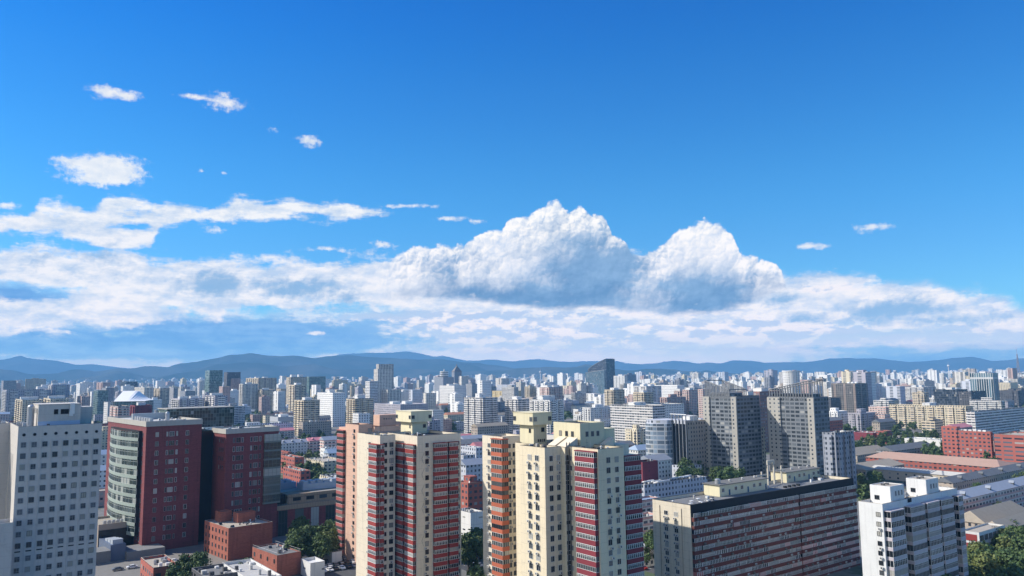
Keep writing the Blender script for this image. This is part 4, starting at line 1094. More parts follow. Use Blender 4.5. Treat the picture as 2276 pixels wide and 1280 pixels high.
def glass_link():
    B = Bld('office_link', 'dark glass link block with a green glass box on top between the two brick towers', 372, 908.5, 66, 'office block', D=408, xl=350, xr=521, rot=ROT1)
    R = B.root; la = B.LA
    g = MB(); z = B.z; g.box(0, la, 0, 16, z-10.5, z-.4); g.build('glass_box', [CURT], R)
    r = MB(); r.box(-.2, la+.2, -.2, 16.2, z-.4, z); r.build('roof_edge', [STONE], R)
    P = R1.P+R1.u*(R1.LA-.5)+R1.w*8; x0, y0 = (P-B.P).dot(B.u), (P-B.P).dot(B.w)
    P2 = R2.P+R2.w*3; x1 = (P2-B.P).dot(B.u)
    d = MB(); d.box(x0, x1+.5, y0, 15.5, 0, z-10.6); d.build('dark_glass_wall', [CURT_D], R)
    w = MB(); w.box(-16, -.01, 2, 5, z-6, z-2); w.cyl(-3, 8, z-8, z-.5, .9, 12); w.build('roof_ducts', [METAL], R)
glass_link()
def low_link():
    B = Bld('office_wing', 'low wing with wide dark glass front and rooftop cooling units, under the curved bay', 219, 1167, 13, 'office block', xl=200, xr=322, rot=ROT1)
    R = B.root; la = B.LA; Z = 13
    W_ = MB(); D_ = MB(); walled(W_, D_, 0, la, 0, 24, 0, Z, 1, .4); W_.build('wall', [mat('buff_stone_panel', (.42, .34, .27), .8, .1, .3)], R); D_.build('roof_deck', [DECK_T], R)
    g = MB(); g.box(.2, la-.2, -.3, -.01, .5, Z-2.6); g.build('glass_front', [CURT_D], R)
    m = MB()
    for i in range(8): m.box(3+i*1.9, 4.4+i*1.9, 4, 5.6, Z-1, Z+.7); m.cyl(3.7+i*1.9, 4.8, Z+.7, Z+.9, .5, 10)
    m.cyl(20, 5, Z-1, Z+1.6, .8, 12); m.build('cooling_units', [METAL], R)
low_link()
def blue_roofs():
    B = Bld('service_building', 'low slate-blue service building with three pale stepped roof boxes, beside the pale grey tower', 246, 1212, 7, 'service building', xl=216, xr=280, rot=ROT1)
    R = B.root; la, lb = B.LA, max(B.LB, 12)
    m = MB(); m.box(0, la, 0, lb, 0, 7); m.build('wall', [mat('slate_blue_cladding', (.11, .14, .20), .6)], R)
    k = MB()
    for i in range(3): k.box(1, la-1, 1+i*4.5, 4.6+i*4.5, 7, 9-i*.5)
    k.build('roof_boxes', [METAL_B], R)
    c = MB(); c.box(la+.01, la+16, -3, 12, 0, 3.5); c.box(-10, -.01, -1, 10, 0, 5); c.build('side_canopy', [DECK_G], R)
blue_roofs()
def small_brick(name, label, xn, yn, z, xl, xr, floors, nb, extra, seed):
    B = Bld(name, label, xn, yn, z, 'brick building', xl=xl, xr=xr, rot=rad(43)); R = B.root; la, lb = B.LA, B.LB
    W_ = MB(); D_ = MB(); walled(W_, D_, 0, la, 0, lb, 0, z, .5, .25)
    W_.build('wall', [BRICK_O], R); D_.build('roof_deck', [DECK_T if extra else DECK_G], R)
    S = Spots(R, 'window'); wd = window_data(1.1, 1.7, 1, FRAME_D, GLASS_OFF)
    for k in range(floors):
        for i in range(nb):
            S.add(wd, 0, 2.2+(lb-4.4)*i/(nb-1), z-3.4-3.4*k, 'B')
    S.done(); clutter(R, 1, la-1.5, 1, lb*.8, z-.45, 9, seed); return B
s1 = small_brick('brick_building', 'four-storey orange-red brick building with two brick roof boxes, behind the white flat roofs', 508, 1174, 14, 455, 606, 4, 7, True, 1)
m = MB()
for x0, x1, y0, y1, h in ((9, 17.5, s1.LB*.42, s1.LB*.42+5, 4.0), (4, 9.5, s1.LB*.7, s1.LB*.7+6, 4.2)):
    walled(m, None, x0, x1, y0, y1, 13.5, 14+h, .4, .25)
m.build('roof_box', [BRICK_O], s1.root)
m = MB(); r2 = random.Random(2)
for i in range(9): x, y = r2.uniform(1.5, 16), r2.uniform(2, 12); m.cyl(x, y, 13.5, 14.2, .3, 8); m.dome(x, y, 14.2, .45, .3, 8, 3)
m.build('roof_vents', [FRAME_D], s1.root)
s2 = small_brick('brick_building', 'two-storey brick annex with grey roof and thin railing, in front of the four-storey one', 615.6, 1234.7, 9, 561, 669, 1, 4, False, 2)
m = MB()
for t in range(int(s2.LB)): m.tube((.15, t, 9), (.15, t, 9.9), .03, 4)
m.tube((.15, 0, 9.9), (.15, s2.LB, 9.9), .04, 4); m.tube((s2.LA-.2, 0, 9.9), (s2.LA-.2, s2.LB, 9.9), .04, 4); m.tube((.15, .1, 9.9), (s2.LA, .1, 9.9), .04, 4)
m.build('railing', [METAL], s2.root)
m = MB()
for i in range(3): m.cyl(3.5+i*1.5, 5+i*2.2, 8.5, 9.3, .3, 8); m.dome(3.5+i*1.5, 5+i*2.2, 9.3, .5, .35, 8, 3)
m.build('roof_vents', [METAL], s2.root)

def mall():
    B = Bld('shopping_centre', 'dark red brick building with tall green windows, tan upper band and blue-grey cooling towers', 617, 1125, 15, 'commercial building', xl=600, xr=770, rot=GRID)
    R = B.root; la = B.LA; Z = 15
    m = MB(); m.box(0, la, 0, 40, 0, Z-2.2); m.build('wall', [BRICK], R)
    t = MB(); t.box(-.4, la+.4, -.4, 40, Z-2.2, Z); t.build('tan_band', [panel_mat('tan_wood_panel', (.40, .29, .19), 9, 1.4, .5, .1, .1)], R)
    x1 = B.a_at(639, 3, Z+2); u = MB(); u.box(x1, la+1, 3, 30, Z, Z+4.6); u.build('upper_storey', [MATS['tan_wood_panel']], R)
    for i in range(4): use('window', window_data(4.2, 1.8, 5, FRAME_D, GLASS_OFF), R, (x1+5+i*7.2, 3, Z+1.2))
    for p0, p1 in ((619, 639), (656, 675), (691, 709), (724, 744)):
        a, b = B.a_at(p0, 0, Z-3), B.a_at(p1, 0, Z-3); use('tall_window', window_data(b-a, 12.5, 3, FRAME_D, MATS['bay_glass'], rail=.5), R, ((a+b)/2, 0, Z-15))
    d = MB(); d.box(.2, x1+13, 12, 30, Z+4.61, Z+4.9); d.box(x1+13.1, la+1, 3.2, 30, Z+4.62, Z+4.7); d.build('roof_deck', [DECK_T], R)
    for n, (x0, y0, w, dd) in enumerate(((x1+2, 22, 10, 7), (x1+11, 10, 24, 9))):
        c = MB(); c.box(x0, x0+w, y0, y0+dd, Z+4.9, Z+8.2)
        for i in range(int(w/4)):
            for j in range(2): c.box(x0+.6+i*4, x0+3.2+i*4, y0+.6+j*3.6, y0+3+j*3.6, Z+8.2, Z+9.6)
        c.build('cooling_tower', [METAL_B], R)
    s = MB()
    for i in range(5): s.tube((x1-5.5+i*1.0, 1+i*.3, Z), (x1-3+i*.9, 5, Z+4.6), .08, 4)
    s.box(x1-6, x1-.1, 6, 7, Z, Z+4.5); s.build('roof_stair', [FELT], R)
mall()
# ================================================================== the town beyond
# facade finishes: wall colour first, then window grid
FA = dict(
    cream=facade('cream_block_face', (0.66, 0.58, 0.42), 3.3, 2.9, .48, .5, ac=.4),
    white=facade('white_block_face', (0.74, 0.73, 0.70), 3.2, 3.0, .42, .48, ac=.4),
    whitedots=facade('white_dotted_face', (0.78, 0.77, 0.74), 3.0, 3.3, .42, .40, pale=.05),
    whiterib=facade('white_ribbon_face', (0.76, 0.75, 0.73), 2.2, 3.0, .86, .42, ac=.5),
    palepier=facade('pale_pier_face', (0.43, 0.41, 0.36), 3.6, 2.9, .34, .42),
    grey=facade('grey_block_face', (0.34, 0.34, 0.35), 3.0, 3.0, .5, .5),
    greyb=facade('grey_balcony_face', (0.21, 0.23, 0.25), 3.9, 2.9, .80, .58, (.035, .042, .048), pale=.14),
    tan=facade('tan_block_face', (0.44, 0.37, 0.30), 3.0, 3.1, .42, .5),
    tanplain=facade('tan_plain_face', (0.48, 0.42, 0.34), 6.0, 3.2, .22, .4),
    pink=facade('pinkish_block_face', (0.50, 0.36, 0.32), 3.2, 3.0, .5, .5),
    lilac=facade('lilac_block_face', (0.42, 0.40, 0.44), 3.2, 3.0, .5, .5, ac=.4),
    pinkbal=facade('pink_banded_face', (0.66, 0.58, 0.52), 4.0, 2.9, .66, .42, band=(0.58, 0.34, 0.30), bandh=.32),
    creambal=facade('cream_banded_face', (0.52, 0.44, 0.33), 5.0, 2.9, .8, .46, band=(0.76, 0.64, 0.44), bandh=.38, pale=.3),
    whitebal=facade('white_banded_face', (0.44, 0.42, 0.40), 4.0, 2.9, .82, .46, band=(0.80, 0.78, 0.74), bandh=.42, pale=.3),
    stripe=facade('striped_tower_face', (0.62, 0.58, 0.52), 2.4, 3.2, .6, .7, vband=(0.70, 0.66, 0.58), vper=3),
    tanstripe=facade('tan_striped_face', (0.48, 0.41, 0.33), 2.2, 3.1, .6, .6, vband=(0.62, 0.52, 0.38), vper=4),
    glass=facade('blue_glass_face', (0.22, 0.27, 0.30), 1.8, 3.8, .9, .82, (.04, .075, .10), pale=.08, gl=.08, rough=.4),
    gglass=facade('green_glass_face', (0.26, 0.33, 0.31), 1.8, 3.8, .9, .82, (.05, .09, .085), pale=.08, gl=.08, rough=.4),
    dglass=facade('dark_glass_face', (0.08, 0.09, 0.10), 1.8, 3.8, .9, .82, (.02, .03, .045), pale=.05, gl=.08, rough=.4),
    finglass=facade('finned_glass_face', (0.62, 0.63, 0.62), 4.2, 60.0, .78, .98, (.03, .06, .075), pale=0, gl=.15),
    dark=facade('dark_block_face', (0.11, 0.11, 0.12), 3.6, 3.0, .6, .5, (.02, .025, .03), pale=.15),
    darkgrid=facade('dark_gridded_face', (0.20, 0.19, 0.18), 3.4, 3.0, .66, .6, (.015, .018, .022), vband=(0.32, 0.25, 0.21), vper=5, pale=.06),
    red=facade('red_brick_face', (0.40, 0.12, 0.09), 3.6, 3.4, .55, .45, pale=.1),
    redrib=facade('red_ribbon_face', (0.40, 0.12, 0.09), 9.0, 3.6, .78, .38, pale=.05),
    maroon=facade('maroon_plain_face', (0.20, 0.04, 0.055), 12, 5, .08, .12),
    brownbal=facade('brown_balcony_face', (0.28, 0.16, 0.14), 3.6, 3.1, .62, .5, (.16, .14, .15), pale=.5),
    yellow=facade('yellow_block_face', (0.68, 0.55, 0.30), 4, 3.2, .5, .5, (.10, .08, .06)),
    slate=facade('slate_grey_face', (0.30, 0.32, 0.36), 3.0, 3.2, .4, .5),
    bluewhite=facade('blue_white_face', (0.55, 0.57, 0.62), 3.0, 3.2, .45, .5),
    plainwhite=facade('plain_white_face', (0.72, 0.71, 0.68), 12, 6, .2, .12),
    metalrib=facade('ribbed_metal_face', (0.40, 0.42, 0.44), 40, 2.6, .95, .3, (.16, .17, .18), pale=0, gl=.6),
)
RF = dict(d=DECK_D, g=DECK_G, t=DECK_T, l=DECK_L, b=mat('blue_metal_roof', (0.30, 0.38, 0.48), .6, .12, .2), r=mat('terracotta_roof', (0.52, 0.24, 0.15), .8, .2, .3),
          p=mat('pink_metal_roof', (0.60, 0.24, 0.26), .7, .12, .3), o=mat('sandy_orange_roof', (0.43, 0.28, 0.21), .8, .15, .3), s=mat('grey_tile_roof', (0.17, 0.18, 0.19), .85, .25, .4), w=WHITE,
          gb=mat('grey_blue_roof', (0.30, 0.33, 0.38), .75, .15, .3), k=mat('straw_tile_roof', (0.36, 0.31, 0.24), .9, .2, .4), gr=mat('pale_green_roof', (0.34, 0.42, 0.38), .8, .15, .3))
PLACED = []          # (x, y, radius) footprints already taken
def note(P, la, lb, rot):
    u = Vector((math.cos(rot), math.sin(rot), 0)); w = Vector((-math.sin(rot), math.cos(rot), 0))
    c = P+u*la/2+w*lb/2; PLACED.append((c.x, c.y, math.hypot(la, lb)/2*0.85))
for _n in list(C.objects):
    if _n.type == 'EMPTY': note(_n.location.copy(), 20, 26, GRID)
note(SL.P, 100, 17, GRID); note(SL.P+U*50, 50, 17, GRID); note(SL.P, 50, 17, GRID)
_uid = [0]
NAMES = {}
def mid(label, cat, xl, xn, xr, yt, D, fac, roof='g', bays=0, ext='', name=None, rot=GRID, group=None, hh=3.0, lbmax=105, lbmin=9):
    _uid[0] += 1; rng = random.Random(_uid[0]*31)
    P = at_y(xn, yt, D); Z = max(P.z, 4.0); P = Vector((P.x, P.y, 0))
    u = Vector((math.cos(rot), math.sin(rot), 0)); w = Vector((-math.sin(rot), math.cos(rot), 0)); H = Vector((0, 0, Z))
    la = max(solve(P+H, u, xr), 3); lb = max(min(solve(P+H, w, xl), lbmax), lbmin)
    note(P, la, lb, rot); F = FA[fac]; nm = name or cat.replace(' ', '_')
    R = thing(nm, label, cat, (P.x, P.y, 0), rot, group)
    B = MB(); D_ = MB(); walled(B, D_, 0, la, 0, lb, 0, Z, 1.0, .3)
    B.build('wall', [F], R); D_.build('roof_deck', [RF[roof]], R)
    if bays:
        bd = 1.3; n = bays; k = 0
        for L, f in ((la, 'A'), (lb, 'B')):
            m = max(1, round(n*L/max(la, lb)))
            for i in range(m):
                c = (i+.5)*L/m; hw = L/m*.27; s = MB()
                if f == 'A': s.box(c-hw, c+hw, -bd, -.01, 0, Z-1.6)
                else: s.box(-bd, -.01, c-hw, c+hw, 0, Z-1.6)
                s.build('balcony_stack', [FA['whitebal'] if fac in ('white', 'lilac', 'whiterib') else (FA['creambal'] if fac in ('cream', 'tan', 'tanstripe') else F)], R)
    if 'h' in ext or 'H' in ext:
        for q in range(2 if 'H' in ext else 1):
            s = MB(); cx = la*(.5 if 'H' not in ext else (.28+.45*q)); a = min(la*.22, 6); b = min(lb*.3, 5)
            s.box(cx-a, cx+a, lb*.5-b, lb*.5+b, Z-1, Z+hh); s.box(cx-a-.2, cx+a+.2, lb*.5-b-.2, lb*.5+b+.2, Z+hh, Z+hh+.3)
            s.build('stair_head', [MATS['plain_white_face'] if fac not in ('dark', 'darkgrid', 'grey', 'red') else F], R)
    if 't' in ext:
        for q in range(3):
            s = MB(); s.dome(la*(.2+.3*q), lb*.35, Z, 2.6, 2.4, 14, 5); s.cyl(la*(.2+.3*q), lb*.35, Z-1, Z, 2.6, 14); s.build('water_tank', [WHITE], R)
    if 'c' in ext:
        for q in range(7):
            s = MB(); x, y = rng.uniform(1, la-2.2), rng.uniform(1, lb-2.2); k = rng.uniform(.7, 1.8); s.box(x, x+k, y, y+k, Z-.97, Z-.3+rng.random()*1.2); s.build('roof_unit', [rng.choice((METAL, DECK_L, WHITE, FRAME_D))], R)
    if 'f' in ext or 'r' in ext:      # sloping screen of steel bars standing on the sunny wall
        s = MB(); n = 16; y0, y1 = (lb*.22, lb*.93) if 'f' in ext else (lb*.03, lb*.95); bar = mat('grey_steel_bars', (.17, .18, .19), .5, .1, .3)
        for x in (0.0, la*.75):
            for i in range(n+1):
                t = i/n; y = y0+(y1-y0)*t; q = t if 'f' in ext else 1-t; z1 = Z+hh*(.42+.58*q)
                s.box(x-.16, x+.16, y-.38, y+.38, Z-2, z1)
            za, zb = (Z+hh*.42, Z+hh) if 'f' in ext else (Z+hh, Z+hh*.42)
            s.tube((x, y0, za), (x, y1, zb), .42, 6)
        for y, zt in ((y0, za), (y1, zb)): s.tube((0, y, zt), (la*.75, y, zt), .38, 6)
        s.build('roof_screen', [bar], R)
        s = MB(); s.box(la*.12, la*.62, y0+1, y1-1, Z-1, Z+2.4); s.build('plant_room', [F], R)
    return R, la, lb, Z
def piers(q, fac, spans, d=.7):
    R, la, lb, Z = q
    for f, a, b in spans:
        m = MB()
        if f == 'B': m.box(-d, -.01, lb*a, lb*b, 0, Z-.5)
        else: m.box(la*a, la*b, -d, -.01, 0, Z-.5)
        m.build('corner_pier', [FA[fac]], R)
    return q
def low(label, cat, xn, yn, z, xr, L, fac, roof, h=3.0, hip=0.0, side=False, name=None, rot=GRID, dorm=0, D=None, over=.5):
    """low building with a pitched roof; xn, yn is the near eaves corner; its ridge runs along the east front, or along the south front if side"""
    P = at_z(xn, yn, z) if D is None else at_y(xn, yn, D); z = P.z if D else z; P = Vector((P.x, P.y, 0))
    u = Vector((math.cos(rot), math.sin(rot), 0)); H = Vector((0, 0, z))
    la = max(solve(P+H, u, xr), 4)
    nm = name or cat.replace(' ', '_'); R = thing(nm, label, cat, (P.x, P.y, 0), rot); note(P, la, L, rot)
    b = MB(); b.box(0, la, 0, L, 0, z); b.build('wall', [FA[fac]], R)
    g = MB()
    if side:
        g.gable(-L/2-over, L/2+over, -la/2-over, la/2+over, z+.01, h, 0, 0, hip); o = g.build('roof', [RF[roof]], R); o.location = (la/2, L/2, 0); o.rotation_euler = (0, 0, math.pi/2)
    else: g.gable(-over, la+over, -over, L+over, z+.01, h, 0, 0, hip); o = g.build('roof', [RF[roof]], R)
    for i in range(dorm):
        d = MB(); x = la*(i+.5)/dorm; d.gable(-1.4, 1.4, -.9, .9, z+h*.62, h*.42, 0, 0); d.box(-1.2, 1.2, -.8, .8, z+h*.25, z+h*.62, 1)
        q = d.build('dormer', [RF[roof], FRAME_D], R); q.location = (x, L*.22, 0); q.rotation_euler = (0, 0, math.pi/2)
    return R, la, L, z

# ---- right middle distance
piers(mid('grey balcony-grid tower with a slanted steel roof screen, next to the curved glass office', 'apartment tower', 1563, 1637, 1688, 881, 570, 'greyb', 'g', 0, 'f', hh=11.5, lbmax=40), 'palepier', (('B', .80, 1.0), ('B', .0, .15)), 1.0)
piers(mid('grey balcony-grid tower with the second slanted roof screen, left of the dark gridded tower', 'apartment tower', 1706, 1809, 1841, 883, 550, 'greyb', 'g', 0, 'r', hh=12, lbmax=52), 'palepier', (('B', .72, 1.0), ('B', .0, .13)), 1.0)
mid('slate-blue apartment tower in shade attached right of the slanted-screen tower, above the slab roof', 'apartment tower', 1844, 1856, 1897, 962, 500, 'slate', 'g', 3, 'c')
mid('slim cream and glass tower squeezed between the two slanted-screen towers', 'apartment tower', 1660, 1679, 1700, 951, 590, 'cream', 'g', 0, 'c')
mid('bluish glass side wing of the first slanted-screen tower', 'apartment wing', 1640, 1650, 1690, 906, 615, 'slate', 'g', 2, '')
mid('reddish brown tower with pale balconies between the two slanted-screen towers', 'apartment tower', 1640, 1688, 1742, 870, 780, 'brownbal', 't', 0, 'h')
mid('plain grey-tan tower behind the first slanted-screen tower', 'apartment tower', 1640, 1658, 1687, 879, 680, 'tanplain', 't', 0, 'h')
mid('dark gridded tower carrying three white domed tanks', 'apartment tower', 1846, 1900, 1928, 852, 1270, 'darkgrid', 't', 0, 't', lbmax=42)
mid('very dark glass tower standing just left of the domed-tank tower', 'apartment tower', 1838, 1846, 1868, 884, 1240, 'dark', 'g', 0, '')
mid('tan-sided eleven-floor office with blank wall, joined to the curved glass front', 'office tower', 1500, 1527, 1569, 936, 580, 'tan', 't', 0, 'hc', lbmax=20)
mid('white apartment slab with rows of small awnings, left of the curved glass office', 'apartment slab', 1356, 1450, 1478, 902, 870, 'whitebal', 'l', 0, 'H', lbmax=70)
mid('cream ten-storey tower in front of the dark wedge tower', 'apartment tower', 1343, 1363, 1388, 866, 1400, 'creambal', 'l', 2, 'h')
mid('cream tower of stacked balconies right of the wedge tower, behind the white awning slab', 'apartment tower', 1407, 1431, 1452, 872, 1300, 'creambal', 'l', 2, 'h')
mid('tall white apartment tower directly behind the cream stacked-balcony tower', 'apartment tower', 1407, 1436, 1470, 858, 1550, 'white', 'l', 3, 'H')
mid('broad white office front with dotted windows and a sloping shadow', 'office block', 1456, 1505, 1520, 856, 1600, 'whitedots', 'l', 0, 'c')
mid('slim tower with pinkish balconies, left one of the pair above the black-roofed office', 'apartment tower', 1498, 1511, 1520, 868, 1450, 'pinkbal', 'l', 1, 'h')
mid('slim tower with pinkish balconies and a grey flank, right one of that pair', 'apartment tower', 1516, 1531, 1549, 866, 1400, 'pinkbal', 'l', 1, 'h')
mid('office block with a wide black flat roof behind the curved glass office', 'office block', 1425, 1470, 1520, 899, 1000, 'white', 'd', 0, 'c')
mid('pink-topped white building partly hidden by the first slanted-screen tower', 'apartment block', 1552, 1562, 1580, 865, 1100, 'pinkbal', 'l', 0, '')
mid('white office cube with small square windows, right of the domed-tank tower', 'office block', 1931, 1950, 1983, 862, 1800, 'whitedots', 'd', 0, 'hc')
mid('long cream apartment slab with columns of grey balconies behind the sports ground', 'apartment slab', 1975, 2146, 2162, 903, 1020, 'cream', 't', 8, 'H', lbmax=110)
mid('long white ribbon-windowed block at the right edge behind the red brick office', 'apartment slab', 2150, 2166, 2330, 915, 850, 'whitebal', 'l', 0, 'c')
mid('striped apartment slab with green-tinted balconies right of the white office cube', 'apartment slab', 2000, 2052, 2080, 860, 1700, 'whitebal', 'l', 4, 'H')
mid('dark-framed glassy office with flat black roof, left of the finned glass office', 'office block', 2075, 2128, 2150, 866, 1300, 'dglass', 'd', 0, 'hc')
mid('dark-framed annexe with open roof beams below the finned glass office', 'office block', 2130, 2158, 2190, 870, 1250, 'dark', 'd', 0, 'c')
mid('office tower with tall white fins between dark glass strips at the right', 'office tower', 2155, 2206, 2218, 829, 1500, 'finglass', 'l', 0, 'hc', lbmax=60)
mid('dark-framed balcony block at the right edge under cream roof rooms', 'apartment block', 2216, 2262, 2300, 868, 1600, 'dark', 't', 3, 'H')
mid('grey finned office at the far right edge behind the dark-framed block', 'office block', 2240, 2262, 2310, 842, 2000, 'stripe', 'l', 0, 'c')
mid('cream and white block between the finned glass office and the right edge', 'apartment block', 2215, 2245, 2262, 850, 1750, 'cream', 'l', 0, 'h')
R_, la_, lb_, z_ = mid('red brick office with square windows and a corner stair tower, right of the sports ground', 'brick office', 2094, 2201, 2206, 960, 690, 'red', 't', 0, '', lbmax=62)
s = MB(); s.box(-.6, 6, lb_-13, lb_+.4, 0, z_+3.2); s.build('stair_tower', [FA['red']], R_)
for i in range(9):
    s = MB(); s.box(3+i*.1, 5+i*.1, lb_*.12+i*4, lb_*.12+i*4+2.6, z_-1, z_+1.1); s.build('roof_unit', [WHITE], R_)
_p = at_y(2203, 961, 690); _t = next(t for t in range(1, 300) if proj(_p-W*t)[0] > 2330); _q = _p-W*_t; _x, _y = proj(_q)
mid('lower red brick wing with long ribbon windows at the right edge', 'brick office', 2209, _x, _x+40, _y+3, _q.y, 'redrib', 't', 0, 'c')
mid('small pinkish white block beside the trees left of the long cream slab', 'apartment block', 1938, 1966, 1979, 921, 1020, 'pinkbal', 'l', 0, '')
mid('low block with reddish upper floor left of the long cream slab', 'apartment block', 1930, 1968, 1982, 905, 1120, 'pinkbal', 't', 0, 'c')
mid('dark maroon windowless block in shade right of the maroon-balconied tower', 'service building', 1416, 1428, 1462, 1027, 500, 'maroon', 'd', 0, 'c')
# ---- centre
mid('white office tower with a central strip of dark glass, left of centre', 'office tower', 944, 1010, 1036, 857, 1650, 'whitedots', 'l', 0, 'Hc', lbmax=60)
mid('tall white apartment tower with curved balconies, behind the gap between the two near towers', 'apartment tower', 1031, 1073, 1106, 884, 1050, 'whitebal', 'l', 3, 'h', hh=5)
mid('white apartment tower with stacked balconies left of the yellowish tank room', 'apartment tower', 1122, 1151, 1176, 887, 1050, 'whitebal', 'l', 3, 'h')
mid('white apartment tower with pointed roof rooms right of the tank room', 'apartment tower', 1177, 1222, 1253, 889, 1000, 'white', 'l', 4, 'H', hh=5)
mid('pinkish balconied tower rising behind the pointed-roof apartment tower', 'apartment tower', 1199, 1220, 1251, 860, 1500, 'pinkbal', 'l', 3, 'H')
mid('low ribbed white office beneath the dark wedge tower', 'office block', 1254, 1284, 1316, 877, 2000, 'whiterib', 'l', 0, 'c')
mid('yellow many-windowed block in front of the domed office', 'office block', 1094, 1126, 1158, 869, 1900, 'yellow', 'l', 3, 'h')
mid('grey hall-like office with ribbon windows left of the domed office', 'office block', 1035, 1049, 1065, 853, 2300, 'grey', 'd', 0, 'h')
mid('grey glass office just left of the white domed office', 'office block', 1064, 1080, 1103, 859, 2200, 'glass', 'g', 0, 'c')
R_, la_, lb_, z_ = mid('white-roofed office with a small dark dome on top', 'office block', 1104, 1138, 1166, 855, 2200, 'bluewhite', 'w', 0, '')
s = MB(); s.dome(la_*.5, 6, z_, 6.5, 9, 16, 6); s.build('dome', [mat('dark_dome_cover', (.10, .11, .12), .5)], R_)
mid('short white and grey block in front of the white dotted-window tower', 'office block', 846, 862, 892, 866, 1500, 'stripe', 'l', 0, 'c')
mid('small cream flat-roofed block between the two striped offices, left of centre', 'office block', 905, 915, 935, 870, 1700, 'cream', 'l', 0, 'h')
mid('terrace of lilac-white blocks cluttered with roof units, behind the crimson-balconied tower', 'apartment block', 832, 890, 952, 899, 1100, 'lilac', 'l', 0, 'Hc')
mid('narrow white apartment block against the right side of the tank room', 'apartment block', 956, 962, 985, 911, 1050, 'white', 'l', 0, 'c')
mid('pale blue-grey office with arched windows between the two near towers', 'office block', 1020, 1058, 1074, 995, 590, 'bluewhite', 'l', 0, 'c')
mid('lower blue-grey wing of the arched-window office', 'office block', 1010, 1030, 1056, 1012, 570, 'bluewhite', 'l', 0, '')
mid('dull red brick block with a white top canopy between the near towers', 'brick building', 1016, 1040, 1075, 1074, 460, 'red', 't', 0, 'hc')
mid('tall blank white works wall with ducts between the near towers', 'works building', 1012, 1046, 1075, 1140, 393, 'plainwhite', 'g', 0, 'c')
# ---- left middle distance
mid('cream tower with outlined balconies on its sunny face, behind the brick pair', 'apartment tower', 654, 675, 711, 889, 1070, 'creambal', 'l', 3, 'h')
mid('white tower dotted with small square windows, right of the outlined-balcony tower', 'office tower', 705, 740, 768, 873, 1250, 'whitedots', 'l', 0, 'hc')
mid('cream and grey stepped tower above the peach tower', 'apartment tower', 770, 789, 830, 886, 1100, 'creambal', 'l', 3, 'h', hh=5)
mid('low white block with dark windows just behind the peach roof', 'apartment block', 784, 797, 823, 919, 900, 'white', 'l', 0, 'c')
mid('tan-striped tower behind the outlined-balcony tower', 'apartment tower', 642, 655, 681, 855, 1400, 'tanstripe', 'l', 2, 'h')
mid('ornate arched-top tower behind the tan-striped tower', 'apartment tower', 636, 646, 682, 838, 2000, 'tanstripe', 'l', 2, 'H', hh=6)
mid('dark-rimmed office frame right of the arched-top tower', 'office tower', 681, 687, 724, 837, 2300, 'gglass', 'd', 0, '')
mid('stone-coloured tower with two pale columns, above the greenhouses', 'apartment tower', 567, 583, 614, 866, 1700, 'tanstripe', 'l', 2, 'h')
mid('pale tower with ribbed balconies left of the two-column tower', 'apartment tower', 532, 540, 573, 853, 1700, 'stripe', 'l', 2, 'h')
mid('broad cluster slab of brownish towers behind the ribbed pale tower', 'apartment tower', 533, 575, 615, 840, 2100, 'tanstripe', 'l', 6, 'H')
mid('brownish tower left of the broad cluster slab', 'apartment tower', 507, 516, 534, 841, 2200, 'pink', 'l', 2, 'h')
mid('tan twin-column tower small behind the trees, left of the outlined-balcony tower', 'apartment tower', 614, 624, 636, 864, 1750, 'tanstripe', 'l', 1, '')
mid('green-glass office tower on the left skyline', 'office tower', 456, 466, 495, 823, 1800, 'gglass', 'l', 0, '')
mid('dark brown office tower right of the green-glass one on the left skyline', 'office tower', 498, 505, 535, 827, 2200, 'dark', 'g', 0, '')
mid('lilac apartment block behind the glass link roof', 'apartment block', 456, 478, 506, 879, 1200, 'lilac', 'l', 3, 'H')
mid('lilac apartment block left of the one above the glass link', 'apartment block', 382, 400, 455, 886, 1200, 'lilac', 'l', 4, 'H')
mid('blue-grey block with a white billboard box on its roof', 'office block', 400, 412, 434, 869, 1800, 'slate', 'l', 0, 'h')
mid('brown narrow tower left of the ribbed pale tower', 'apartment tower', 487, 495, 512, 859, 1750, 'pink', 'l', 0, '')
mid('white-sided grey tower right of the white tent-like hall', 'apartment tower', 299, 321, 341, 861, 1700, 'stripe', 'l', 0, 'h')
mid('tan-striped tower second to the right of the tent-like hall', 'apartment tower', 342, 356, 377, 863, 1750, 'tanstripe', 'l', 2, 'h')
mid('grey tower third to the right of the tent-like hall', 'apartment tower', 376, 386, 396, 861, 1900, 'grey', 'l', 0, '')
mid('dark blue glass tower standing above the tent-like hall', 'office tower', 269, 280, 306, 848, 2400, 'dglass', 'l', 0, '')
mid('greenish office tower left of the tent-like hall', 'office tower', 208, 218, 241, 868, 1500, 'gglass', 'l', 0, '')
mid('slate blue flank tower between the greenish office and the tent-like hall', 'office tower', 226, 236, 254, 862, 1700, 'slate', 'l', 0, 'h')
mid('pink windowed block left of the greenish office', 'apartment block', 172, 182, 201, 881, 1600, 'pink', 'l', 0, '')
mid('small white block under the tent-like hall on its left', 'office block', 231, 240, 262, 894, 1200, 'white', 'l', 0, 'c')
mid('long lilac slab at the left edge behind the pale grey tower', 'apartment slab', -8, 15, 113, 867, 1500, 'lilac', 'l', 5, 'c')
mid('stepped lilac slab end right of the long left-edge slab', 'apartment slab', 108, 116, 155, 855, 1600, 'lilac', 'l', 2, 'H')
mid('cream block with dark terrace openings behind the pale grey tower roof, left one', 'apartment block', 29, 50, 96, 889, 1100, 'cream', 'l', 3, 'Hc')
mid('cream block with dark terrace openings behind the pale grey tower roof, right one', 'apartment block', 97, 112, 154, 886, 1100, 'cream', 'l', 2, 'Hc')
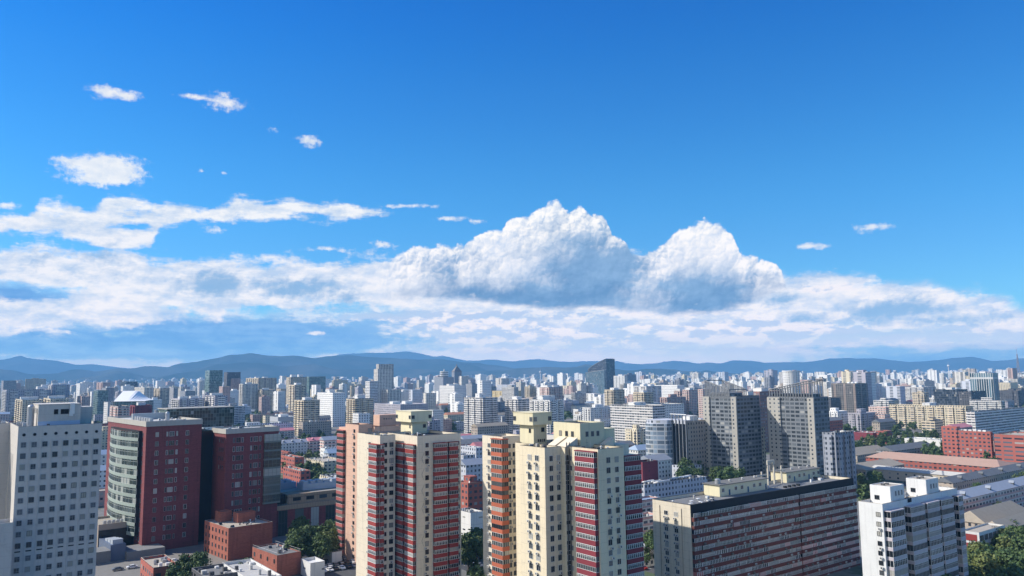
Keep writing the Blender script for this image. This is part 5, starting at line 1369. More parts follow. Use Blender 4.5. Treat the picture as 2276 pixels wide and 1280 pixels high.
mid('white-topped tower left of the pink windowed block', 'office tower', 170, 178, 195, 852, 2300, 'white', 'l', 0, '')
mid('pinkish apartment group behind the greenish office', 'apartment block', 214, 228, 246, 850, 2400, 'pink', 'l', 2, 'h')
mid('grey windowed office at the left edge of the skyline', 'office tower', 3, 8, 37, 846, 2400, 'grey', 'l', 0, '')
mid('white and crimson apartment block behind the curved-bay tower roof', 'apartment block', 245, 262, 289, 903, 900, 'pinkbal', 'd', 2, '')
mid('maroon-topped block behind the curved-bay tower roof, right of the crimson one', 'apartment block', 289, 300, 338, 901, 950, 'maroon', 'd', 2, 'h')
mid('long pale-blue ribbed warehouse right of the brick pair', 'warehouse', 600, 618, 660, 927, 1150, 'metalrib', 'l', 0, 'h')
# glass landmark with a slanted top
def wedge(label, xl, xn, xr, ylo, yhi, D, fac, curve_top):
    P = at_y(xn, yhi, D); Z1 = P.z; P = Vector((P.x, P.y, 0)); H = Vector((0, 0, Z1))
    la = solve(P+H, U, xr); lb = solve(P+H, W, xl); Z0 = at_y(xl, ylo, D+lb*.8).z
    R = thing('glass_wedge_tower', label, 'office tower', (P.x, P.y, 0)); m = MB(); n = 12; note(P, la, lb, GRID)
    top = [(0, Z1)]+[(lb*t/n, Z0+(Z1-Z0)*((1-t/n)**.75 if curve_top else (1-t/n))) for t in range(1, n+1)]
    for (y0, z0), (y1, z1) in zip(top, top[1:]):
        m.v += [(0, y0, 0), (0, y1, 0), (0, y1, z1), (0, y0, z0), (la, y0, 0), (la, y1, 0), (la, y1, z1), (la, y0, z0)]; k = len(m.v)-8
        for q in ((0, 3, 2, 1), (3, 7, 6, 2), (4, 5, 6, 7)): m.f.append(tuple(k+i for i in q)); m.m.append(0)
    m.quad((0, 0, 0), (la, 0, 0), (la, 0, Z1), (0, 0, Z1)); m.quad((0, lb, 0), (0, lb, Z0), (la, lb, Z0), (la, lb, 0))
    m.build('glass_skin', [FA[fac]], R)
    t = MB()
    for (y0, z0), (y1, z1) in zip(top, top[1:]): t.tube((-.3, y0, z0+.3), (-.3, y1, z1+.3), .7, 5); t.tube((la+.3, y0, z0+.3), (la+.3, y1, z1+.3), .7, 5)
    t.build('roof_rim', [METAL], R)
wedge('dark glass landmark tower with a curved slanting top, right of centre', 1306, 1347, 1366, 822, 797, 2700, 'dglass', True)
wedge('lower glass wedge building leaning against the dark landmark tower', 1301, 1343, 1346, 829, 822, 2560, 'glass', False)
# hotel of stepped slabs
mid('tall stepped white hotel rising above the skyline left of centre', 'hotel tower', 836, 842, 875, 809, 1800, 'stripe', 'l', 0, '')
mid('front slab of the tall stepped hotel, with vertical piers', 'hotel tower', 831, 840, 870, 820, 1720, 'stripe', 'l', 0, '')
mid('low white ribbed block at the foot of the stepped hotel', 'office block', 812, 822, 840, 847, 1500, 'whiterib', 'l', 0, '')
# pyramid-roofed tower with its ring-topped neighbour
def pyramid():
    R, la, lb, Z = mid('grey tower with a pointed pyramid roof on the skyline left of centre', 'landmark tower', 1004, 1010, 1026, 826, 2600, 'slate', 'l', 0, '', name='pyramid_roofed_tower', lbmax=34)
    P = MB(); n = 4; cx, cy_ = la/2, lb/2
    P.poly([(-1, -1), (la+1, -1), (la+1, lb+1), (-1, lb+1)], Z+.1, Z+1.5)
    k = len(P.v); P.v += [(0, 0, Z+1.5), (la, 0, Z+1.5), (la, lb, Z+1.5), (0, lb, Z+1.5), (cx-2, cy_-2, Z+17), (cx+2, cy_-2, Z+17), (cx+2, cy_+2, Z+17), (cx-2, cy_+2, Z+17), (cx, cy_, Z+27)]
    for q in ((0, 1, 5, 4), (1, 2, 6, 5), (2, 3, 7, 6), (3, 0, 4, 7), (4, 5, 8), (5, 6, 8), (6, 7, 8), (7, 4, 8)): P.f.append(tuple(k+i for i in q)); P.m.append(0)
    P.build('pyramid_roof', [mat('bronze_grey_roof', (.22, .20, .19), .6)], R)
    R, la, lb, Z = mid('office with a round three-ringed top left of the pyramid-roofed tower', 'landmark office', 965, 985, 1009, 838, 2500, 'slate', 'l', 0, '')
    s = MB()
    for i in range(3): s.cyl(la*.35, lb*.3, Z+3+i*6, Z+6.4+i*6, 15-i*.6, 20)
    s.cyl(la*.35, lb*.3, Z-1, Z+19, 12, 20, 1); s.cyl(la*.35, lb*.3, Z+19, Z+26, 3, 12, 0, 1)
    s.build('ringed_top', [WHITE, FRAME_D], R)
pyramid()
# round white hotel
def drum():
    P = at_y(1758, 826, 1500); R = thing('round_tower', 'round white tower like a drum on the right skyline', 'round tower', (P.x, P.y, 0)); r = 15.5
    s = MB(); s.cyl(0, 0, 0, P.z, r, 32); s.build('wall', [FA['whitedots']], R)
    s = MB(); s.cyl(0, 0, P.z+.01, P.z+2, r+.8, 32); s.build('roof_ring', [WHITE], R)
drum()
# masts
def mast(label, px, ytop, D, wid):
    P = at_y(px, ytop, D); R = thing('lattice_mast', label, 'mast', (P.x, P.y, 0)); h = P.z; s = MB(); n = 9
    for q in range(4):
        a = math.pi/4+q*math.pi/2; c = lambda t: wid*(1-t)**1.6*.5+.6
        for i in range(n):
            t0, t1 = i/n*.82, (i+1)/n*.82; b = a+math.pi/2
            s.tube((c(t0)*math.cos(a), c(t0)*math.sin(a), h*t0), (c(t1)*math.cos(a), c(t1)*math.sin(a), h*t1), .7, 4)
            s.tube((c(t0)*math.cos(a), c(t0)*math.sin(a), h*t0), (c(t1)*math.cos(b), c(t1)*math.sin(b), h*t1), .4, 4)
    s.tube((0, 0, h*.8), (0, 0, h), .9, 6, 0, .35); s.build('mast_frame', [mat('red_white_steel', (.42, .36, .36), .6)], R)
mast('tall lattice mast at the right edge of the skyline', 2259, 771, 3400, 26)
def tvtower(label, px, ytop, D, k=1.0):
    P = at_y(px, ytop, D); R = thing('observation_tower', label, 'observation tower', (P.x, P.y, 0)); h = P.z; s = MB()
    s.cyl(0, 0, 0, h*.72, 4*k, 12, 0, 2.5*k); s.build('shaft', [WHITE], R)
    s = MB(); s.cyl(0, 0, h*.72, h*.76, 3*k, 16, 0, 10*k); s.cyl(0, 0, h*.76, h*.80, 10*k, 16, 0, 7*k); s.cyl(0, 0, h*.8, h*.83, 5*k, 12); s.build('pod', [WHITE], R)
    s = MB(); s.cyl(0, 0, h*.83, h, 1.4*k, 8, 0, .5*k); s.build('antenna', [METAL], R)
tvtower('white observation tower with a saucer pod, small on the centre skyline', 1201, 817, 5000)
tvtower('slim observation tower with a flat pod on the right skyline', 2107, 803, 5200, .9)
# tent-like hall
def tent():
    P = at_y(253, 890, 1200); R = thing('tent_roof_hall', 'white tent-like hall with a sweeping roof behind the curved-bay tower', 'hall', (P.x, P.y, 0)); note(P, 30, 30, GRID)
    xr = at_y(313, 890, 1240); L = (xr-P).length*.98; z0 = P.z; m = MB(); n = 14; dp = 45
    zp = at_y(282, 869, 1225).z
    f = lambda t: z0+ (zp-z0)*(1.0 if t < .48 else max(0.0, (1-(t-.48)/.52))**1.7)
    for i in range(n):
        t0, t1 = i/n, (i+1)/n; k = len(m.v)
        m.v += [(L*t0, -1, z0-1.5), (L*t1, -1, z0-1.5), (L*t1, dp*.8, f(t1)), (L*t0, dp*.8, f(t0)), (L*t1, dp, f(t1)-.5), (L*t0, dp, f(t0)-.5)]
        for q in ((0, 1, 2, 3), (3, 2, 4, 5)): m.f.append(tuple(k+c for c in q)); m.m.append(0)
    o = m.build('tent_roof', [mat('white_membrane', (.90, .88, .84), .6, .04, .1)], R); o.rotation_euler = (0, 0, -GRID+.12)
    w = MB(); w.box(1, L-1, .5, dp-1, 0, z0-1.6); o = w.build('wall', [FA['gglass']], R); o.rotation_euler = (0, 0, -GRID+.12)
tent()
# office with a curved glass front
def curved_office():
    P = at_y(1527, 931, 578); Z = P.z; P = Vector((P.x, P.y, 0)); H = Vector((0, 0, Z))
    lb = solve(P+H, W, 1456); R = thing('curved_glass_office', 'office with a rounded glass front and tall dark fins, right of the white awning slab', 'office tower', (P.x, P.y, 0)); note(P, 18, lb, GRID)
    y1 = lb*.99; n = 14; pts = [(0, 2), (0, lb*.45)]
    for i in range(n+1):
        a = math.pi/2*i/n*1.15; pts.append((-6.5+ (0-(-6.5))*math.cos(a)*0 + 6.5*(1-math.sin(a))*0 - 0 + (-6.0)*math.sin(a*1.2), lb*.45+(y1-lb*.45)*(i/n)))
    pts += [(12, y1), (12, 2)]
    m = MB(); m.poly(list(reversed(pts)), 12, Z-4); m.build('glass_front', [facade('curved_glass_face', (.50, .53, .55), 1.6, 3.3, .92, .74, (.10, .13, .16), pale=.15, gl=.12, rough=.4)], R)
    m = MB(); m.poly(list(reversed([(x*.9, y) for x, y in pts])), Z-4, Z-1.2); m.build('top_storey', [FA['bluewhite']], R)
    for i in range(5):
        f = MB(); y = lb*.02+i*lb*.105; f.box(-.9, -.02, y, y+.35, 10, Z+3.0); f.build('fin', [FRAME_G], R)
    f = MB(); f.box(-.05, .3, .5, lb*.46, 10, Z-3.9); f.build('dark_glass_strip', [CURT_D], R)
    f = MB(); f.tube((-.5, .3, Z+3.1), (-.5, lb*.5, Z+3.1), .25, 6); f.tube((-.5, .3, Z+3.1), (8, .3, Z+3.1), .25, 6); f.tube((8, .3, Z-4), (8, .3, Z+3.1), .2, 6); f.build('roof_frame', [METAL], R)
    p = MB(); p.box(-5, 12, -2, y1, 0, 11.9); p.build('podium', [FA['bluewhite']], R)
curved_office()

# ---- low buildings, right
low('long hall with a sandy orange hipped roof and red end wall', 'hall', 2222, 1040, 9, 2262, 100, 'red', 'o', 4.2, 8, True)
low('long grey concrete hall with an open colonnade in front of the orange-roofed hall', 'hall', 2206, 1066, 7, 2216, 84, 'tanplain', 'l', 2.5, 3, True)
low('grey-roofed shed row left of the colonnaded hall', 'shed', 1985, 1003, 8, 2075, 16, 'grey', 's', 4, 0)
low('tan straw-roofed shed behind the white block roof rooms', 'shed', 1905, 1012, 6, 1975, 22, 'tan', 'k', 5, 0)
low('second straw-roofed shed left of the orange-roofed hall', 'shed', 1925, 1045, 7, 2010, 20, 'tan', 'k', 4, 4)
low('white-walled long low shed by the trees south of the sports ground', 'shed', 1900, 985, 4, 2030, 12, 'grey', 'k', 2, 0)
low('narrow grey-roofed row with dormers, upper one at the right edge', 'terrace', 2118, 1074, 11, 2330, 11, 'tan', 's', 3, 0, dorm=5)
low('blue-grey roofed row with three dormers and brick balconies at the right edge', 'terrace', 2122, 1114, 12, 2330, 12, 'pinkbal', 'gb', 3.2, 0, dorm=4)
low('tan tiled sloping roofs beyond the red-panelled building', 'house', 2192, 1165, 6, 2290, 16, 'tan', 'k', 5, 3)
low('second tan tiled roof at the right edge below the blue-grey row', 'house', 2240, 1190, 6, 2330, 14, 'tan', 'k', 5, 3)
def red_panel():
    P = at_z(2176, 1184, 14.4); Z = P.z; P = Vector((P.x, P.y, 0)); H = Vector((0, 0, Z)); la = solve(P+H, U, 2233); lb = solve(P+H, W, 2136)
    R = thing('red_panelled_building', 'white-framed building with red panels and a flat tan roof above the dark trees', 'school building', (P.x, P.y, 0)); note(P, la, lb, GRID)
    b = MB(); d = MB(); walled(b, d, 0, la, 0, lb, 0, Z, .6, .3); b.build('wall', [WHITE], R); d.build('roof_deck', [DECK_T], R)
    for k in range(4):
        z = Z-3.6-3.6*k; p = MB(); p.box(-.1, -.01, .9, lb-.9, z, z+2.6); p.build('red_panel', [RED_P], R)
        for i in range(6): use('window', window_data(la/6-.6, 2.4, 3, FRAME_W, GLASS_OFF), R, (la*(i+.5)/6, 0, z))
red_panel()
mid('low sports hall with a red end wall and pale roof behind the trees', 'sports hall', 1890, 1940, 1960, 962, 860, 'maroon', 'l', 0, 'c', hh=2, lbmax=60)
mid('small red corner house at the end of the red-walled sports hall', 'house', 1948, 1968, 1982, 958, 850, 'red', 'l', 0, '', lbmax=20)
mid('pale curved-roof stand beside the blue sports court', 'grandstand', 2010, 2090, 2110, 978, 760, 'plainwhite', 'l', 0, 'c', lbmax=60)
p = at_z(2075, 985, 0); q = MB(); q.box(0, 55, 0, 42, .06, .10); o = q.build('sports_court', [mat('blue_court_surface', (.12, .26, .46), .8, .08, .1)]); o.location = (p.x-15, p.y-10, 0); o.rotation_euler = (0, 0, GRID); tag(o, 'blue sports court between the trees and the red brick office', 'sports court')
# ---- low buildings, left of centre
low('long low row with pale blue-grey roof behind the brick office pair', 'terrace', 622, 986, 12, 700, 12, 'white', 'gb', 3, 0, dorm=4)
low('long row with a faded pink roof left of the peach tower', 'terrace', 688, 980, 13, 775, 12, 'pinkbal', 'p', 3, 0, dorm=5)
low('second faded pink roof just above the brick pair', 'terrace', 612, 958, 13, 655, 12, 'pinkbal', 'p', 3, 0)
mid('white block with round-topped windows left of the peach tower', 'office block', 712, 722, 770, 996, 720, 'whitedots', 'l', 0, 'c')
mid('flat tan-roofed red brick building, upper of the pair right of the glazed corner bay', 'brick building', 604, 655, 676, 1017, 640, 'red', 't', 0, 'c', lbmax=34)
mid('flat tan-roofed red brick building, lower of the pair right of the glazed corner bay', 'brick building', 604, 668, 690, 1047, 560, 'red', 't', 0, 'c', lbmax=34)
mid('small red roof hut above the tan-roofed brick pair', 'hut', 616, 640, 648, 1005, 700, 'red', 'd', 0, '')
mid('low flat-roofed buildings with vents beside the peach tower', 'service building', 680, 720, 770, 1026, 620, 'cream', 't', 0, 'c')
mid('low pale industrial roof with round vents behind the cooling towers', 'service building', 710, 740, 780, 1062, 520, 'cream', 'l', 0, 'c')
low('pale greenhouse-like ridged roof right of the glass link', 'greenhouse', 525, 915, 8, 590, 18, 'plainwhite', 'gb', 3, 0)
low('second greenhouse-like ridged roof left of the outlined-balcony tower', 'greenhouse', 560, 908, 8, 650, 18, 'plainwhite', 'gb', 3, 0)
# ---- behind the red balcony slab
R_, la_, lb_, z_ = mid('low building with white roof pipes and sloping blue windows behind the slab', 'works building', 1420, 1432, 1572, 1078, 480, 'bluewhite', 'g', 0, 'c')
for i in range(9):
    s = MB(); r3 = random.Random(i); x, y = r3.uniform(2, la_-8), r3.uniform(1, 9); s.tube((x, y, z_+.4), (x+r3.uniform(4, 9), y, z_+.4), .55, 8); s.tube((x, y, z_+.4), (x, y+3, z_-.6), .55, 8); s.build('roof_pipe', [WHITE], R_)
mid('pale flat-roofed building immediately left of the slab, below the maroon block', 'service building', 1416, 1424, 1470, 1112, 420, 'pinkbal', 'b', 0, '')
mid('brown and white balcony block left of the slab end wall', 'apartment block', 1418, 1428, 1470, 1150, 372, 'pinkbal', 'l', 0, 'c')
mid('white service cabin with dark doors at the foot of the slab end wall', 'cabin', 1416, 1430, 1470, 1215, 330, 'white', 'l', 0, '')
low('blue-roofed small house right of the maroon-balconied tower', 'house', 1418, 1001, 12, 1480, 14, 'white', 'b', 4, 4)
# ---- low roofs at the bottom left
mid('single-storey building with thick white curved parapets at the bottom edge', 'service building', 494, 558, 626, 1290, 280, 'white', 'l', 0, 'c')
mid('long flat grey roof with a dark rim in front of the brick building', 'service building', 426, 455, 532, 1283, 285, 'dark', 'g', 0, 'c')
mid('small brick pavilion with an open tan roof at the bottom left', 'pavilion', 313, 341, 397, 1262, 305, 'red', 't', 0, 'c')
mid('plain white cabin beside the parked cars', 'cabin', 669, 690, 722, 1252, 318, 'plainwhite', 'w', 0, '')
mid('small white gatehouse under the trees left of the peach tower', 'gatehouse', 726, 738, 760, 1228, 342, 'plainwhite', 'l', 0, '')
# ================================================================== filling in the rest of the town
LAND = [(-300, 'the pale grey eight-column tower'), (150, 'the curved-bay brick tower'), (283, 'the white tent-like hall'), (400, 'the glass link roof'), (480, 'the green-glass skyline tower'), (590, 'the two-column stone tower'),
        (683, 'the outlined-balcony tower'), (740, 'the dotted white tower'), (800, 'the peach tower'), (855, 'the tall stepped hotel'), (930, 'the yellowish tank room'), (1010, 'the pyramid-roofed tower'),
        (1070, 'the curved-balcony white tower'), (1140, 'the small dark dome'), (1215, 'the pointed-roof white tower'), (1280, 'the lift room block'), (1345, 'the dark glass wedge tower'), (1430, 'the white awning slab'),
        (1500, 'the curved glass office'), (1600, 'the left slanted-screen tower'), (1690, 'the reddish brown tower'), (1760, 'the right slanted-screen tower'), (1880, 'the three-tank dark tower'), (1955, 'the white office cube'),
        (2060, 'the long cream slab'), (2120, 'the sports court'), (2190, 'the finned glass office'), (2262, 'the lattice mast')]
ORD = 'first second third fourth fifth sixth seventh eighth ninth tenth eleventh twelfth thirteenth fourteenth fifteenth sixteenth seventeenth eighteenth nineteenth twentieth'.split()
_cnt = {}
def lab(desc, px):
    """one label for one building: its look, then its rank among its likes behind the landmark nearest to it"""
    l = min(LAND, key=lambda q: abs(q[0]-px))[1]; k = (desc, l); _cnt[k] = _cnt.get(k, 0)+1
    return '%s, %s beyond %s' % (desc, ORD[min(_cnt[k]-1, 19)], l)
def free(x, y, r):
    for a, b, c in PLACED:
        if (a-x)**2+(b-y)**2 < (r+c)**2: return False
    return True
FR = random.Random(11)
COLN = dict(cream='cream', white='white', whitedots='dotted white', grey='grey', tan='tan', pink='pinkish', lilac='lilac grey', red='red brick', yellow='yellow', slate='slate grey', bluewhite='pale bluish', stripe='pale striped', tanstripe='tan striped', whitebal='white balconied', creambal='cream balconied', gglass='green glass', glass='blue glass', dglass='dark glass', plainwhite='plain white', pinkbal='pink banded')
def shared(key, make):
    if key not in _wc: _wc[key] = make()
    return _wc[key]
# low rows and blocks between the towers
cand = []
for i in range(14000):
    D = 500+1250*FR.random()**1.15; px = FR.uniform(-60, 2340); P = at_y(px, 900, D); cand.append((D, px, P.x, P.y))
low_n = []
for D, px, x, y in cand:
    if len(low_n) >= 225: break
    L = FR.uniform(18, 52); wd = FR.uniform(10, 15); c = Vector((x, y, 0)); u = U
    if not all(free(*(c+u*t).to_tuple()[:2], 8) for t in (-L*.4, 0, L*.4)): continue
    for t in (-L*.4, -L*.13, L*.13, L*.4): q = c+u*t; PLACED.append((q.x, q.y, 8.5))
    low_n.append((D, px, c, L, wd))
low_n.sort(key=lambda q: q[0])
for D, px, c, L, wd in low_n:
    fl = FR.choice((3, 4, 5, 6, 6, 7)) if D > 450 else FR.choice((2, 3, 4, 5)); z = fl*3.0+.6
    fac = FR.choice(('cream', 'white', 'grey', 'tan', 'pink', 'red', 'bluewhite', 'whitedots', 'pinkbal', 'lilac')); pit = FR.random() < .45
    rf = FR.choice(('b', 'r', 's', 'gb', 'p', 's', 'k')) if pit else FR.choice('lgttl')
    rn = dict(b='blue', r='terracotta', s='dark tiled', gb='blue-grey', p='pink', k='straw', l='pale flat', g='grey flat', t='tan flat')[rf]
    R = thing('low_block', lab('%s low block, %s roof' % (COLN[fac], rn), px), 'low block', tuple(c-U*L/2-W*wd/2), GRID, 'low blocks between the towers')
    b = MB(); d = MB()
    if pit:
        b.box(0, L, 0, wd, 0, z); b.build('wall', [FA[fac]], R); d.gable(-.6, L+.6, -.6, wd+.6, z+.01, 3.4); d.build('roof', [RF[rf]], R)
    else:
        walled(b, d, 0, L, 0, wd, 0, z, .7, .3); b.build('wall', [FA[fac]], R); d.build('roof_deck', [RF[rf]], R)
        for k in range(FR.choice((1, 2, 3))):
            s = MB(); xx = FR.uniform(2, L-6); a = FR.uniform(1.5, 4); s.box(xx, xx+a, wd*.3, wd*.3+a*.8, z-.68, z+FR.uniform(.5, 2.2)); s.build('roof_unit', [FR.choice((METAL, DECK_L, WHITE))], R)
# towers and blocks from one to three kilometres away
far_n = []
for i in range(9000):
    if len(far_n) >= 230: break
    D = 800+2500*FR.random()**1.15; px = FR.uniform(-40, 2320); P = at_y(px, 850, D)
    w_, l_ = (FR.uniform(14, 26), FR.uniform(14, 26)) if FR.random() < .45 else (FR.uniform(34, 70), FR.uniform(12, 18)) if FR.random() < .6 else (FR.uniform(12, 18), FR.uniform(34, 60))
    if not free(P.x, P.y, max(w_, l_)*.5): continue
    PLACED.append((P.x, P.y, max(w_, l_)*.5)); far_n.append((D, px, P.x, P.y, w_, l_))
far_n.sort()
for D, px, x, y, w_, l_ in far_n:
    tall = FR.random(); z = FR.uniform(16, 30) if tall < .45 else (FR.uniform(32, 55) if tall < .88 else FR.uniform(55, 74))
    if D > 2400 and tall > .95: z += 14
    fac = FR.choice(('cream', 'white', 'whitedots', 'grey', 'tan', 'pink', 'lilac', 'stripe', 'tanstripe', 'whitebal', 'creambal', 'slate', 'bluewhite', 'whitebal', 'white', 'cream', 'plainwhite', 'whitebal', 'creambal'))
    z = min(z, 19+(D-800)*.032) if D < 2300 else z
    kind = 'low block' if z < 30 else ('tower' if z > 52 or max(w_, l_) < 24 else 'mid-rise')
    o = MB(); o.box(0, w_, 0, l_, 0, z-.8, 0); d = 1
    o.box(0, w_, 0, .4, z-.8, z, 0); o.box(0, .4, .4, l_, z-.8, z, 0); o.box(w_-.4, w_, .4, l_, z-.8, z, 0)
    o.box(w_*.3, w_*.65, l_*.3, l_*.65, z-.79, z+FR.uniform(2.5, 5), 0)
    if FR.random() < .5: o.box(w_*.7, w_*.85, l_*.2, l_*.4, z-.79, z+1.6, 1)
    for k in range(FR.choice((0, 2, 3))): a = w_*(.15+.3*k); o.box(a, a+w_*.14, -1.2, -.01, 0, z-2, 0); a = l_*(.15+.3*k); o.box(-1.2, -.01, a, a+l_*.14, 0, z-2, 0)
    ob = o.build(kind.replace(' ', '_').replace('-', '_'), [FA[fac], RF['l']])
    ob.location = (x, y, 0); ob.rotation_euler = (0, 0, GRID)
    tag(ob, lab('%s %s far off' % (COLN[fac], kind), px), kind, 'far blocks and towers')
# the farthest town reads as one mass
def distant():
    o = MB(); keys = ['cream', 'white', 'whitedots', 'tan', 'pink', 'lilac', 'stripe', 'whitebal', 'whitedots', 'bluewhite', 'plainwhite', 'white']
    cg, sg = math.cos(GRID), math.sin(GRID)
    for i in range(7000):
        D = 1500+9500*FR.random()**.9; px = FR.uniform(-120, 2400); P = at_y(px, 850, D)
        if D < 3300 and not free(P.x, P.y, 14): continue
        k = D/2000.0; w_ = FR.uniform(12, 30)*k**.35; l_ = FR.uniform(12, 36)*k**.35
        t = FR.random(); z = FR.uniform(10, 26) if t < .62 else (FR.uniform(26, 55) if t < .95 else FR.uniform(55, 85))
        m = FR.randrange(len(keys)); b = len(o.v)
        o.box(0, w_, 0, l_, 0, z, m)
        if FR.random() < .6: o.box(w_*.3, w_*.7, l_*.3, l_*.7, z, z+4, m)
        for j in range(b, len(o.v)):
            x, y, zz = o.v[j]; o.v[j] = (P.x+x*cg-y*sg, P.y+x*sg+y*cg, zz)
    ob = o.build('distant_town', [FA[k] for k in keys]); tag(ob, 'hazy mass of small pale buildings stretching to the foot of the hills', 'distant town', kind='stuff')
distant()

# ------------------------------------------------------------------ trees
def leaf_mat():
    m, t, b = new_mat('tree_leaves'); oi = t.nodes.new('ShaderNodeObjectInfo'); ge = t.nodes.new('ShaderNodeNewGeometry')
    r = Nd(ge.outputs['Random Per Island']); ro = Nd(oi.outputs['Random'])
    c = mixc(r, (0.035, 0.065, 0.018), (0.11, 0.16, 0.045)); c = mixc(ro*0.6, c, (0.06, 0.12, 0.045)); c = mixc(sstep(ro, .75, 1.0)*.6, c, (0.19, 0.20, 0.055))
    t.links.new(c.s, b.inputs['Base Color']); b.inputs['Roughness'].default_value = .65; b.inputs['Specular IOR Level'].default_value = .3
    return m
LEAF = leaf_mat(); BARK = mat('tree_bark', (0.10, 0.08, 0.06), .9, .3, 1.0)
def crown_data(seed, n, h=12.0, r=4.6, s=(.45, .95)):
    g = random.Random(seed); b = MB(); cl = []
    for i in range(17):
        t = g.random(); a = g.uniform(0, 6.283); zz = h*(.30+.62*t); rr = r*(1-abs(t-.35)*1.05)*g.uniform(.25, .95); cl.append((rr*math.cos(a), rr*math.sin(a), zz, g.uniform(1.1, 2.3)))
    for i in range(n):
        cx, cy_, cz, cr = g.choice(cl); d = Vector((g.gauss(0, 1), g.gauss(0, 1), g.gauss(0, .8))).normalized(); p = Vector((cx, cy_, cz))+d*cr*g.uniform(.65, 1.12)
        nn = (d+Vector((g.gauss(0, .6), g.gauss(0, .6), g.gauss(.3, .6)))).normalized(); t1 = nn.cross(Vector((g.random(), g.random(), g.random()+.1))).normalized(); t2 = nn.cross(t1); z = g.uniform(*s)
        b.quad(tuple(p-t1*z*.6), tuple(p-t2*z*.45), tuple(p+t1*z*.6), tuple(p+t2*z*.45))
    return b.data('crown', [LEAF])
def trunk_data(seed, h=12.0):
    g = random.Random(seed); b = MB(); b.tube((0, 0, -.2), (.1, 0, h*.42), .32, 8, 0, .2); b.tube((.1, 0, h*.42), (-.1, .1, h*.8), .2, 6, 0, .06)
    for i in range(6):
        a = g.uniform(0, 6.28); z = h*g.uniform(.28, .6); b.tube((.05, 0, z), (2.4*math.cos(a), 2.4*math.sin(a), z+h*.22), .12, 5, 0, .04)
    return b.data('trunk', [BARK])
CR = [crown_data(i, 1500) for i in range(4)]; CRF = [crown_data(10+i, 420, s=(.9, 1.7)) for i in range(4)]; TR = [trunk_data(i) for i in range(2)]
TG = random.Random(5); n_trees = [0]
def tree(x, y, h, label, near, group):
    k = h/12.0; o = thing('tree', label, 'tree', (x, y, 0), TG.uniform(0, 6.28), group); w = k*TG.uniform(.9, 1.25)
    use('crown', TG.choice(CR if near else CRF), o, (0, 0, 0), 0, (w, w*TG.uniform(.9, 1.1), k)); use('trunk', TG.choice(TR), o, (0, 0, 0), 0, (k, k, k)); n_trees[0] += 1
def clump(where, pts, h0=9, h1=14, near=False, sp=4.2, check=False):
    """pts: boxes of the picture (x0, y0, x1, y1, how many) holding the tree tops"""
    lb_ = 'leafy green tree in the clump %s' % where; gp = 'trees %s' % where
    for x0, y0, x1, y1, n in pts:
        k = 0
        for tr in range(n*12):
            if k >= n: break
            h = TG.uniform(h0, h1); P = at_z(TG.uniform(x0, x1), TG.uniform(y0, y1), h*.9)
            if check and not free(P.x, P.y, 2.0): continue
            if any((P.x-a)**2+(P.y-b)**2 < sp*sp for a, b in TREES): continue
            TREES.append((P.x, P.y)); tree(P.x, P.y, h, lb_, near, gp); k += 1
TREES = []
clump('filling the lower right corner', [(2105, 1195, 2290, 1290, 30), (2210, 1170, 2290, 1215, 8)], 10, 15, True, 4.6)
clump('beside the red-panelled building', [(2180, 1110, 2276, 1170, 5)], 7, 10, True)
clump('between the sports court and the shed roofs', [(1898, 962, 2085, 992, 34)], 9, 14)
clump('in front of the long cream slab', [(1985, 935, 2095, 962, 20)], 9, 14)
clump('at the foot of the three-tank dark tower', [(1846, 930, 1940, 952, 16)], 9, 15)
clump('left of the red brick office corner', [(2060, 975, 2098, 1012, 6)], 9, 14)
clump('in front of the curved glass office', [(1502, 1022, 1566, 1052, 7)], 13, 18, True)
clump('in front of the left slanted-screen tower', [(1576, 1036, 1645, 1058, 7)], 12, 16, True)
clump('behind the white block roof rooms', [(1905, 1050, 1965, 1075, 6)], 8, 12, True)
clump('right of the orange-roofed hall', [(2240, 1030, 2290, 1075, 5), (2165, 1078, 2215, 1092, 2)], 9, 13, True)
clump('between the yellowish tank room and the curved-balcony tower', [(985, 905, 1038, 950, 20), (1040, 955, 1075, 985, 5)], 9, 15)
clump('among the low roofs right of the brick pair', [(622, 960, 690, 975, 8), (628, 1000, 712, 1040, 16), (680, 1035, 752, 1068, 12), (700, 955, 760, 966, 6)], 9, 14)
clump('round the greenhouse roofs', [(522, 905, 655, 926, 30), (560, 880, 660, 893, 14)], 9, 14)
clump('in deep shade left of the peach tower', [(655, 1150, 748, 1198, 13)], 11, 15, True)
clump('between the two near towers at ground level', [(1028, 1180, 1072, 1270, 5)], 12, 16, True)
clump('below the brick towers at the bottom edge', [(385, 1248, 440, 1276, 4), (400, 1232, 455, 1245, 3)], 9, 11, True, 5.5)
clump('beside the white curved parapets', [(532, 1246, 560, 1256, 2)], 7, 9, True)
clump('at the foot of the crimson-balconied tower', [(828, 1262, 862, 1278, 3), (930, 1274, 985, 1285, 3)], 9, 11, True, 4)
clump('left of the slab end wall', [(1424, 1180, 1448, 1205, 3)], 9, 12, True)
clump('behind the pale grey tower roof', [(200, 903, 246, 915, 8)], 8, 12)
clump('beside the white awning slab', [(1335, 925, 1362, 950, 6), (1420, 975, 1450, 992, 4)], 9, 13)
def scatter():
    n = 0
    for i in range(4000):
        if n >= 75: break
        D = 420+1100*TG.random(); P = at_y(TG.uniform(0, 2276), 900, D)
        if not free(P.x, P.y, 3) or any((P.x-a)**2+(P.y-b)**2 < 16 for a, b in TREES): continue
        TREES.append((P.x, P.y)); tree(P.x, P.y, TG.uniform(8, 13), 'street tree standing singly between the low blocks', False, 'street trees between the low blocks'); n += 1
scatter()
